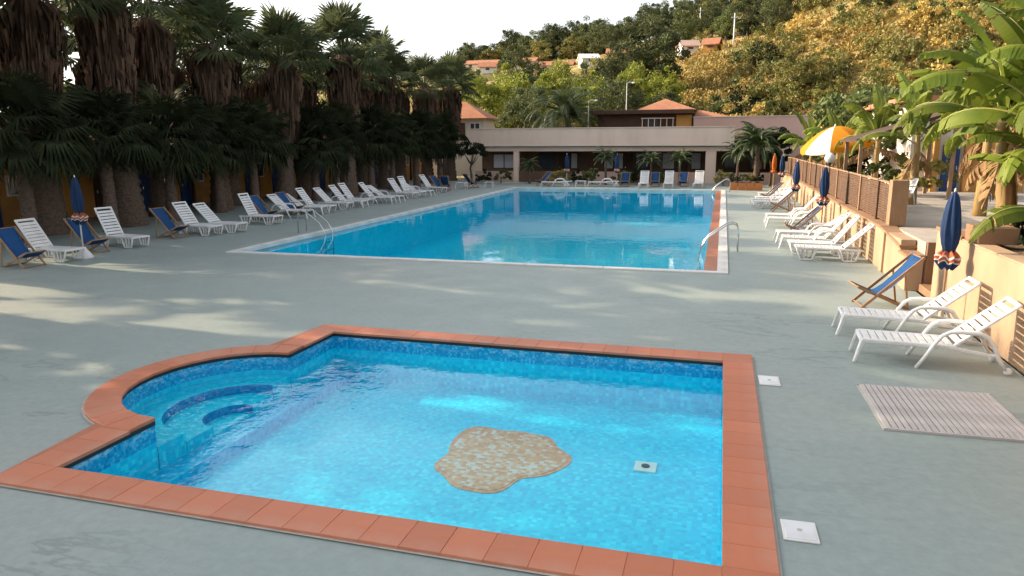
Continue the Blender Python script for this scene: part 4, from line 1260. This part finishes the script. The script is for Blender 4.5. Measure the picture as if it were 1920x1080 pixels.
# ================================================================ BUILDINGS
def window(parent, name, x0, x1, z0, z1, y, frame, pane, fw=.06, mull=1):
    """window in a wall facing -Y: frame proud of the wall, pane set back in it"""
    f = MB()
    f.box(x0, x1, y - .05, y, z0, z0 + fw); f.box(x0, x1, y - .05, y, z1 - fw, z1)
    f.box(x0, x0 + fw, y - .05, y, z0 + fw, z1 - fw); f.box(x1 - fw, x1, y - .05, y, z0 + fw, z1 - fw)
    for k in range(mull):
        xm = x0 + (x1 - x0) * (k + 1) / (mull + 1)
        f.box(xm - fw / 2, xm + fw / 2, y - .048, y, z0 + fw, z1 - fw)
    w = tag(f.build(name, frame, parent))
    MB().box(x0 + fw, x1 - fw, y - .015, y - .005, z0 + fw, z1 - fw).build('pane', pane, w)
    return w

fb_ = thing('pool_house', 'long low flat-roofed building with pinkish fascia and dark porch beyond the pool', 'building')
BY = 55.0
MB().box(-19.6, .72, BY, BY + .25, 2.76, 4.06).build('fascia', M['fascia'], fb_, bevel=.02)
MB().box(-19.65, .76, BY - .06, BY + .26, 4.062, 4.12).build('fascia_cap', M['fascia'], fb_)
MB().box(-19.62, .74, BY - .05, BY - .002, 2.74, 2.84).build('drip_edge', M['cream'], fb_)
MB().box(-19.6, 4.6, BY + .26, BY + 6.0, 3.2, 3.4).build('roof', M['darkwood'], fb_)
MB().box(-19.4, 4.5, BY + .30, BY + .60, 2.36, 2.68).build('porch_beam', M['fascia'], fb_)
MB().box(-19.5, 4.5, BY + .30, BY + 4.2, 2.69, 2.75).build('porch_ceiling', M['brownwall'], fb_)
for x, w in ((-19.2, .4), (-15.6, .42), (-.85, .75), (4.2, .4)):
    MB().box(x - w / 2, x + w / 2, BY + .28, BY + .62, 0, 2.355).build('pillar', M['fascia'], fb_, bevel=.02)
for x0, x1, mt in ((-18.99, -15.82, M['pink']), (-15.38, -11.0, M['brownwall']), (-10.9, -7.6, M['pink']), (-7.5, -4.2, M['brownwall']), (-4.1, -1.24, M['pink']), (-.46, 3.99, M['pink'])):
    MB().box(x0, x1, BY + .36, BY + .52, 0, .82).build('porch_parapet', mt, fb_, bevel=.015)
MB().box(-19.5, 4.5, BY + 3.6, BY + 3.8, 0, 3.19).build('back_wall', M['brownwall'], fb_)
MB().box(4.40, 4.60, BY + .63, BY + 3.59, 0, 3.19).build('side_wall', M['fascia'], fb_)
yb = BY + 3.6
window(fb_, 'window', -18.0, -16.1, .95, 2.15, BY + 1.9, M['darkwood'], M['curtain'], .07, 1)
MB().box(-18.9, -15.4, BY + 1.902, BY + 2.0, .0, 2.68).build('front_room_wall', M['brownwall'], fb_)
for x0, x1, pn in ((-14.6, -13.2, M['glass']), (-11.9, -11.3, M['curtain']), (-9.2, -8.4, M['curtain']), (-8.15, -7.6, M['curtain']), (-6.7, -5.5, M['glass']), (-4.6, -3.6, M['curtain']), (-2.4, -1.6, M['curtain']), (.1, 1.2, M['glass']), (1.9, 3.2, M['glass'])):
    window(fb_, 'window', x0, x1, .9, 2.2, yb - .002, M['darkwood'], pn, .06, 0)
for x0, x1 in ((-12.9, -12.05), (-7.55, -6.85), (-3.45, -2.6)):
    d = MB().box(x0, x1, yb - .06, yb - .004, 0, 2.15).build('door', M['darkwood'], fb_)
    MB().box(x0 + .08, x0 + .12, yb - .10, yb - .062, .98, 1.10).build('handle', M['steel'], d)
MB().box(.80, 2.7, BY + .9, BY + 1.1, 3.42, 4.08).build('side_parapet', M['pink'], fb_)
MB().box(1.35, 2.0, BY + .84, BY + .898, 3.44, 3.62).build('roof_vent', M['rooftile'], fb_)

up_ = thing('upper_terrace', 'pink parapet wall of the upper terrace right of the brown house', 'wall')
MB().box(-2.45, 6.6, 62.0, 62.3, 0, 4.95).build('parapet', M['pink'], up_, bevel=.02)
MB().box(-2.5, 6.7, 61.95, 62.35, 4.952, 5.02).build('parapet_cap', M['cream'], up_)

hs = thing('brown_house', 'brown wooden house with dark eave and terracotta hip roof above the long building', 'house')
MB().box(-10.4, -2.6, 62.4, 68.0, 0, 5.28).build('wall', M['darkwood'], hs)
MB().box(-10.8, -2.5, 61.6, 68.4, 5.285, 5.62).build('eave', M['darkwood'], hs, bevel=.03)
MB().box(-3.85, -2.62, 62.3, 62.398, 3.5, 5.2).build('ochre_panel', M['ochre'], hs)
for x in (-6.6, -6.1, -5.6, -5.1, -4.6, -4.1):
    MB().box(x - .03, x + .03, 62.1, 62.16, 4.0, 4.9).build('baluster', M['fascia'], hs)
MB().box(-6.7, -4.0, 62.08, 62.18, 4.9, 4.98).build('handrail', M['fascia'], hs)
window(hs, 'window', -6.4, -5.3, 4.2, 5.1, 62.395, M['darkwood'], M['glass'])
MB().add([(-7.2, 62.6, 5.63), (-2.3, 62.6, 5.63), (-2.3, 67.5, 5.63), (-7.2, 67.5, 5.63), (-5.0, 65.0, 6.65)], [(0, 1, 4), (1, 2, 4), (2, 3, 4), (3, 0, 4), (3, 2, 1, 0)]).build('hip_roof', M['rooftile'], hs)
MB().add([(-2.45, 62.6, 4.98), (.6, 62.6, 4.98), (.6, 66, 4.98), (-2.45, 66, 4.98), (-2.3, 64.2, 5.6), (-1.8, 64.4, 5.6)], [(0, 1, 5, 4), (1, 2, 5), (2, 3, 4, 5), (3, 0, 4), (3, 2, 1, 0)]).build('low_roof', M['rooftile'], hs)

lh = thing('red_roof_house', 'pale house with orange tiled hip roof behind the left palms', 'house')
MB().box(-26.9, -20.9, 63.6, 66.6, 0, 5.18).build('wall', M['cream'], lh)
MB().add([(-27.4, 63.0, 5.185), (-20.4, 63.0, 5.185), (-20.4, 67.2, 5.185), (-27.4, 67.2, 5.185), (-24.6, 65.1, 6.75), (-23.2, 65.1, 6.75)], [(0, 1, 5, 4), (1, 2, 5), (2, 3, 4, 5), (3, 0, 4), (3, 2, 1, 0)]).build('roof', M['rooftile'], lh)
window(lh, 'window', -22.3, -21.3, 4.15, 4.8, 63.598, M['whitewall'], M['glass'], .07, 1)
MB().box(-23.3, -22.75, 63.55, 63.598, 3.2, 4.8).build('door', M['darkwood'], lh)

# ochre cabins behind the palms
cb = thing('ochre_cabins', 'row of ochre bathing cabins in deep shade behind the fan palms', 'building')
MB().box(-29.5, -26.0, 13.0, 61.0, 0, 2.9).build('wall', M['ochre'], cb)
MB().hexa([(-29.8, 12.7, 3.85), (-24.6, 12.7, 2.78), (-24.6, 61.2, 2.78), (-29.8, 61.2, 3.85)], [(-29.8, 12.7, 4.0), (-24.6, 12.7, 2.92), (-24.6, 61.2, 2.92), (-29.8, 61.2, 4.0)]).build('roof', M['rooftile'], cb)
k = 0
for yy in np.arange(14.2, 60.0, 2.6):
    MB().box(-24.86, -24.72, yy - .06, yy + .06, 0, 2.78).build('porch_post', M['post'] if k % 2 else M['darkwood'], cb)
    d = MB().box(-26.0 + .002, -25.94, yy + .5, yy + 1.35, .02, 2.12).build('door', M['bluedoor'] if k % 3 != 1 else M['darkwood'], cb)
    MB().box(-25.94, -25.90, yy + .58, yy + .62, 1.0, 1.12).build('handle', M['steel'], d)
    if k % 2 == 0:
        w = MB().box(-26.0 + .002, -25.95, yy + 1.7, yy + 2.25, 1.15, 1.95).build('window', M['whitewall'], cb)
        MB().box(-25.95, -25.94, yy + 1.76, yy + 2.19, 1.21, 1.89).build('pane', M['glass'], w)
    k += 1

# terrace bar on the right
tb = thing('terrace_house', 'pale house with blue door on the terrace behind the bananas', 'house')
MB().box(7.35, 14.0, 33.4, 44.0, 1.0, 4.6).build('wall', M['cream'], tb, bevel=.02)
MB().box(8.15, 8.35, 33.1, 33.4 - .002, 1.02, 3.4).build('pillar', M['ochre'], tb)
d = MB().box(8.55, 9.15, 33.33, 33.398, 1.02, 2.9).build('door', M['bluedoor'], tb)
MB().box(9.05, 9.09, 33.29, 33.33, 1.9, 2.05).build('handle', M['steel'], d)
MB().box(9.3, 9.5, 33.1, 33.398, 1.02, 3.4).build('pillar', M['ochre'], tb)
MB().box(9.5, 11.5, 33.3, 33.398, 1.02, 3.3).build('ochre_panel', M['ochre'], tb)
MB().box(6.9, 14.4, 32.6, 44.4, 4.602, 4.8).build('roof', M['rooftile'], tb)
pg = thing('pergola', 'brown sloping timber canopy on posts behind the fence', 'pergola')
MB().hexa([(4.55, 28.6, 3.02), (7.9, 28.6, 4.05), (7.9, 32.2, 4.05), (4.55, 32.2, 3.02)], [(4.55, 28.6, 3.12), (7.9, 28.6, 4.17), (7.9, 32.2, 4.17), (4.55, 32.2, 3.12)]).build('canopy', M['darkwood'], pg)
for x, y, z in ((4.75, 28.8, 3.08), (4.75, 32.0, 3.08), (7.7, 28.8, 3.98), (7.7, 32.0, 3.98)):
    MB().box(x - .06, x + .06, y - .06, y + .06, 1.02, z).build('post', M['post'], pg)
def plastic_chair(label, x, y, rz):
    t = thing('plastic_chair', label, 'chair', (x, y, 1.02), rz, 'white plastic chairs on the terrace')
    MB().box(-.22, .22, -.22, .22, .41, .45).build('seat', M['white_pl'], t, bevel=.01)
    g = [[(.24 * math.sin(a) * (1 - .1 * k), .24 + .07 * k - .10 * (1 - math.cos(a)) * 1.4, .45 + .15 * k - (.05 * (1 - math.cos(a)) if k == 3 else 0)) for a in (-1.1, -.6, -.2, .2, .6, 1.1)] for k in range(4)]
    o = MB().sheet(g).build('backrest', M['white_pl'], t, smooth=True)
    o.modifiers.new('thickness', 'SOLIDIFY').thickness = .02
    for sx in (-1, 1):
        for sy in (-1, 1):
            MB().bar((sx * .2, sy * .2, .42), (sx * .25, sy * .25, 0), .045, .045, .03, .03).build('leg', M['white_pl'], t)
        MB().tube([(sx * .24, -.22, .44), (sx * .25, -.22, .62), (sx * .26, -.12, .66), (sx * .25, .25, .64)], .02, 6).build('armrest', M['white_pl'], t, smooth=True)
plastic_chair('white plastic armchair on the terrace nearer the fence pier', 4.95, 23.6, 2.4)
plastic_chair('white plastic armchair on the terrace farther from the pier', 5.5, 25.3, -1.0)
tt = thing('terrace_table', 'round dark table on the terrace between white armchairs', 'table', (5.0, 24.6, 1.02))
MB().lathe([(.45, .70), (.46, .72), (.45, .74)], 24).build('table_top', M['cap'], tt)
MB().tube([(0, 0, 0), (0, 0, .70)], .04, 8).build('pedestal', M['black'], tt)
MB().lathe([(.26, 0), (.25, .03), (.05, .05)], 16).build('base', M['black'], tt)

for i, x in enumerate((.75, 1.25, 1.75, 2.25)):
    t = thing('flower_box', 'orange planter box in the far right corner, %s from the left' % ('first', 'second', 'third', 'fourth')[i], 'planter', (x, 48.55, 0), 0, 'orange planter boxes')
    MB().box(-.235, .235, -.22, .22, 0, .46).build('box', M['planter'], t, bevel=.015)
    MB().box(-.20, .20, -.19, .19, .462, .475).build('soil', M['soil'], t)
    SHR[i % 3].at((x, 48.55, .45), .62, 'green plant growing in the %s orange planter box' % ('first', 'second', 'third', 'fourth')[i], 'plants in the orange planters')
def lamp_post(label, loc, h):
    t = thing('lamp_post', label, 'lamp', loc, 0, 'lamp posts')
    MB().tube([(0, 0, -.5), (0, 0, h)], [.045, .03], 8).build('pole', M['pole_m'], t, smooth=True)
    MB().tube([(0, 0, h - .05), (.25, 0, h + .05), (.55, 0, h + .02)], .03, 6).build('arm', M['pole_m'], t)
    MB().lathe([(.02, -.10), (.14, -.06), (.16, .0), (.10, .06), (.02, .09)], 12, (.6, 0, h - .02)).build('lamp_head', M['globe'], t, smooth=True)
lamp_post('thin pale lamp post before the date palm', (-10.9, 60.8, 3.4), 3.0)
lamp_post('thin pale lamp post above the brown eave', (-8.9, 69.5, 2.0), 6.4)

# ================================================================ HILLSIDE
def on_hill(x, y, dz=0.0):
    return (x, y, hill_z(x, y) + dz)
HT = [
    TreeKind('hill_tree', 'tree', crown_mesh('crown', M['leaf_mid'], (2.2, 2.2, 1.9), 3.4, 40, 4600, .25, 300), trunk_mesh('trunk', 3.2, .16, 300, 5, 1.3)),
    TreeKind('hill_tree', 'tree', crown_mesh('crown', M['leaf_olive'], (2.4, 2.4, 1.6), 2.9, 40, 4600, .25, 301), trunk_mesh('trunk', 2.8, .16, 301, 5, 1.3)),
    TreeKind('hill_tree', 'tree', crown_mesh('crown', M['leaf_hill'], (2.0, 2.0, 2.4), 3.6, 40, 5000, .25, 302), trunk_mesh('trunk', 3.6, .16, 302, 5, 1.1)),
]
HL = ['mid green rounded tree on the hillside', 'olive tinted spreading tree on the hillside', 'dark green upright tree on the hillside']
LIME = [TreeKind('lime_tree', 'tree', crown_mesh('crown', M['leaf_lime'], (2.9, 2.7, 2.9), 5.2, 50, 7500, .27, 310 + k), trunk_mesh('trunk', 4.6, .2, 310 + k, 6, 1.7)) for k in range(2)]
lime = [(-26.4, 78, .98, 'bright lime green tree left of the date palm, tallest of its group'), (-22.6, 80, 1.12, 'bright lime green tree behind the red roof house'), (-18.6, 84, .98, 'bright yellow green tree directly behind the date palm'), (-14.2, 82, .88, 'yellow green tree right of the date palm'), (-10.0, 84, .86, 'yellow green tree above the brown eave'), (-6.4, 82, .74, 'yellow green tree at the foot of the slope above the hip roof'), (-29.6, 84, .9, 'lime green tree half hidden by the fan palms')]
for i, (x, y, s, l) in enumerate(lime):
    LIME[i % 2].at(on_hill(x, y, -.3), s, l, 'lime green trees behind the buildings')
for x, y, s, l in ((-8.9, 100, 1.75, 'large dark tree standing out on the middle of the hill'), (-13.2, 97, 1.35, 'dark tree left of the large dark hill tree'), (-19.5, 72.5, 1.3, 'dark green tree right behind the red roof house'), (-9.6, 73, 1.25, 'dark green tree behind the brown house'), (-5.5, 74.5, 1.0, 'dark green tree behind the terracotta hip roof')):
    HT[2].at(on_hill(x, y, -.3), s, l)
g2 = random.Random(21)
# houses on the hill
HOUSES = [(-27.4, 152.0, 3.4, 5.0, 1.2, 'whitewall', 'whitewall', .35, 'small white gabled house on the middle of the hillside'),
          (-37.5, 168.0, 7.5, 4.5, 1.0, 'cream', 'rooftile', .05, 'long low house with red roof left of the white hill house'),
          (-46.5, 172.0, 6.5, 4.5, .9, 'cream', 'rooftile', -.05, 'low pale house with red roof at the left of the hillside'),
          (-59.5, 181.0, 8.0, 5.0, 1.1, 'cream', 'rooftile', 0.0, 'wide house with orange roof beside the fan palms far up the hill'),
          (-50.5, 157.0, 3.6, 3.4, 1.1, 'whitewall', 'rooftile', .2, 'tiny white house below the wide orange roof on the hill'),
          (-6.6, 131.0, 2.8, 3.4, .9, 'whitewall', 'pink', .3, 'pale pink roofed house right of the large dark hill tree'),
          (-2.6, 125.5, 2.2, 2.6, .8, 'ochre', 'rooftile', -.2, 'small orange house right of the pale pink roofed one'),
          (-20.8, 156.0, 6.5, 4.5, 1.3, 'ochre', 'rooftile', .1, 'low ochre house with orange roof right of the white hill house')]
def near_house(x, y):
    return any(abs(x / y - h_[0] / h_[1]) < .030 + h_[2] * .5 / h_[1] and h_[1] - 42 < y < h_[1] + 7 for h_ in HOUSES)
for hx, hy, hw, hd, hh, wm, rm, ra, lab in HOUSES:
    z = hill_z(hx, hy)
    t = thing('hill_house', lab, 'house', (hx, hy, z), ra, 'houses on the hill')
    a, b = hw / 2, hd / 2
    mb = MB().box(-a, a, -b, b, -4.0, hh)
    mb.add([(-a, -b, hh), (-a, b, hh), (-a, 0, hh + .9)], [(0, 1, 2)]).add([(a, -b, hh), (a, b, hh), (a, 0, hh + .9)], [(0, 1, 2)])
    mb.build('wall', M[wm], t)
    e = .35
    MB().hexa([(-a - e, -b - e, hh - .18), (a + e, -b - e, hh - .18), (a + e, 0, hh + .92), (-a - e, 0, hh + .92)], [(-a - e, -b - e, hh - .05), (a + e, -b - e, hh - .05), (a + e, 0, hh + 1.08), (-a - e, 0, hh + 1.08)]).build('front_roof_slope', M[rm], t)
    MB().hexa([(-a - e, .001, hh + .92), (a + e, .001, hh + .92), (a + e, b + e, hh - .18), (-a - e, b + e, hh - .18)], [(-a - e, .001, hh + 1.08), (a + e, .001, hh + 1.08), (a + e, b + e, hh - .05), (-a - e, b + e, hh - .05)]).build('back_roof_slope', M[rm], t)
    for k in range(max(1, int(hw / 2.2))):
        xm = -a + (k + .5) * hw / max(1, int(hw / 2.2))
        window(t, 'window', xm - .4, xm + .4, min(.8, hh * .35), min(1.7, hh - .25), -b - .002, M['darkwood'], M['glass'], .07, 1)
def utility_pole(label, x, y, h_):
    t = thing('utility_pole', label, 'pole', on_hill(x, y), 0, 'utility poles on the hill')
    MB().tube([(0, 0, -1), (0, 0, h_)], [.16, .10], 8).build('pole', M['pole_m'], t, smooth=True)
    MB().box(-.6, .6, -.05, .05, h_ - .7, h_ - .55).build('cross_arm', M['pole_m'], t)
utility_pole('pale utility pole standing on the sunlit slope', .7, 126.0, 5.2)
utility_pole('thin utility pole high on the slope near the skyline', -6.0, 163.0, 6.0)
def in_view(x, y):
    return -.365 < x / y < .36
n_t = 0
spots = []
while n_t < 95:
    y = g2.uniform(76, 205); x = g2.uniform(-.37, .34) * y
    yr = lerp_k(x, [235, 205, 195, 185, 165, 130, 102, 92]); y0 = lerp_k(x, [84, 76, 71, 67, 64, 56, 38, 28])
    t_ = (y - y0) / (yr - y0)
    if t_ < .18 or t_ > 1.06: continue
    dens = .35 + .65 * (t_ > .55) if x < 8 else .10 + .3 * (t_ > .8)
    if g2.random() > dens: continue
    mind = 3.4
    if near_house(x, y) or any((x - a) ** 2 + (y - b) ** 2 < mind ** 2 for a, b in spots): continue
    spots.append((x, y))
    k = g2.choices((0, 1, 2), (3, 3, 4) if x < 5 else (2, 4, 2))[0]
    HT[k].at(on_hill(x, y, -.3), g2.uniform(.75, 1.45), HL[k], HL[k] + 's')
    n_t += 1
# a dense belt of trees on the skyline
n_r = 0
while n_r < 75:
    x = g2.uniform(-72, 12)
    yr = lerp_k(x, [235, 205, 195, 185, 165, 130, 102, 92])
    y = yr * g2.uniform(.93, 1.02)
    if not in_view(x, y): continue
    if any((x - a) ** 2 + (y - b) ** 2 < 2.2 ** 2 for a, b in spots): continue
    spots.append((x, y))
    k = g2.choices((0, 1, 2), (3, 1, 6))[0]
    HT[k].at(on_hill(x, y, -.4), g2.uniform(.9, 1.5), ['mid green tree on the ridge against the sky', 'olive tinted tree on the ridge against the sky', 'dark tree on the ridge against the sky'][k], 'trees on the ridge, kind %s' % ('green', 'olive', 'dark')[k])
    n_r += 1
# scrub bushes: golden, olive and dark
def bush(name, mat, seed, R=(1.3, 1.3, .85), nl=1500, size=.19, droop=.6):
    return crown_mesh(name, mat, R, .45, 16, nl, size, seed, flat=.35, hollow=.4, clump=.5, droop=droop)
BUSH = [bush('scrub_bush', M['leaf_gold'], 330), bush('scrub_bush', M['leaf_gold'], 331, (1.7, 1.3, .8)), bush('scrub_bush', M['leaf_olive'], 332), bush('scrub_bush', M['leaf_mid'], 333), bush('scrub_bush', M['leaf_dark'], 334, (1.2, 1.2, 1.0)), bush('scrub_bush', M['leaf_olive'], 335, (1.6, 1.3, .9))]
BL = ['golden dry scrub bush on the slope', 'golden dry scrub bush on the slope', 'olive scrub bush on the slope', 'green scrub bush on the slope', 'dark scrub bush on the slope', 'olive scrub bush on the slope']
n_b = 0
while n_b < 290:
    y = g2.uniform(62, 140); x = g2.uniform(-.33, .36) * y
    yr = lerp_k(x, [235, 205, 195, 185, 165, 130, 102, 92]); y0 = lerp_k(x, [84, 76, 71, 67, 64, 56, 38, 28])
    t_ = (y - y0) / (yr - y0)
    if t_ < .02 or t_ > 1.0 or near_house(x, y): continue
    if x < 0 and g2.random() < .55: continue
    k = g2.choices(range(6), (4, 4, 5, 3, 1.2, 6) if x > -5 else (2, 2, 3, 4, 2, 4))[0]
    o = place('scrub_bush', BUSH[k], None, on_hill(x, y, -.1), (g2.uniform(-.25, .25), g2.uniform(-.25, .25), g2.uniform(0, 6.28)))
    s = g2.uniform(.8, 1.9); o.scale = (s, s, s * g2.uniform(.7, 1.3))
    tag(o, BL[k], 'bush', BL[k] + 's')
    n_b += 1
# dry grass and creeper hanging over the slope
g = np.random.default_rng(77)
V, Q = [], []
cnt = 0
pts = []
while len(pts) < 26000:
    y = g.uniform(58, 128); x = g.uniform(-.30, .36) * y
    y0 = lerp_k(x, [84, 76, 71, 67, 64, 56, 38, 28])
    if y < y0 + 1: continue
    if mnoise.noise(Vector((x * .12, y * .12, 7))) < g.uniform(-.5, .35): continue
    pts.append((x, y, hill_z(x, y)))
pts = np.array(pts)
n_ = len(pts)
az = g.uniform(0, 2 * PI, n_); L = g.uniform(.5, 1.3, n_); wd = g.uniform(.06, .14, n_)
lean = g.uniform(.2, .9, n_)
d = np.stack([np.cos(az) * lean, np.sin(az) * lean - .25, np.sqrt(np.maximum(0, 1 - lean ** 2)) + .1], 1)
s = np.stack([-np.sin(az), np.cos(az), np.zeros(n_)], 1) * wd[:, None]
mid = pts + d * (L * .6)[:, None]
tip = mid + (d * np.array((1, 1, -.3))) * (L * .5)[:, None]
verts = np.stack([pts - s, pts + s, mid + s * 1.3, mid - s * 1.3, tip + s * .2, tip - s * .2], 1).reshape(-1, 3)
b = np.arange(n_)[:, None] * 6
quads = np.concatenate([b + np.array([[0, 1, 2, 3]]), b + np.array([[3, 2, 4, 5]])], 0)
o = place('dry_grass', fast_mesh('dry_grass', verts, quads, M['leaf_gold']))
tag(o, 'dry golden grass covering the slope', 'grass', kind='stuff')
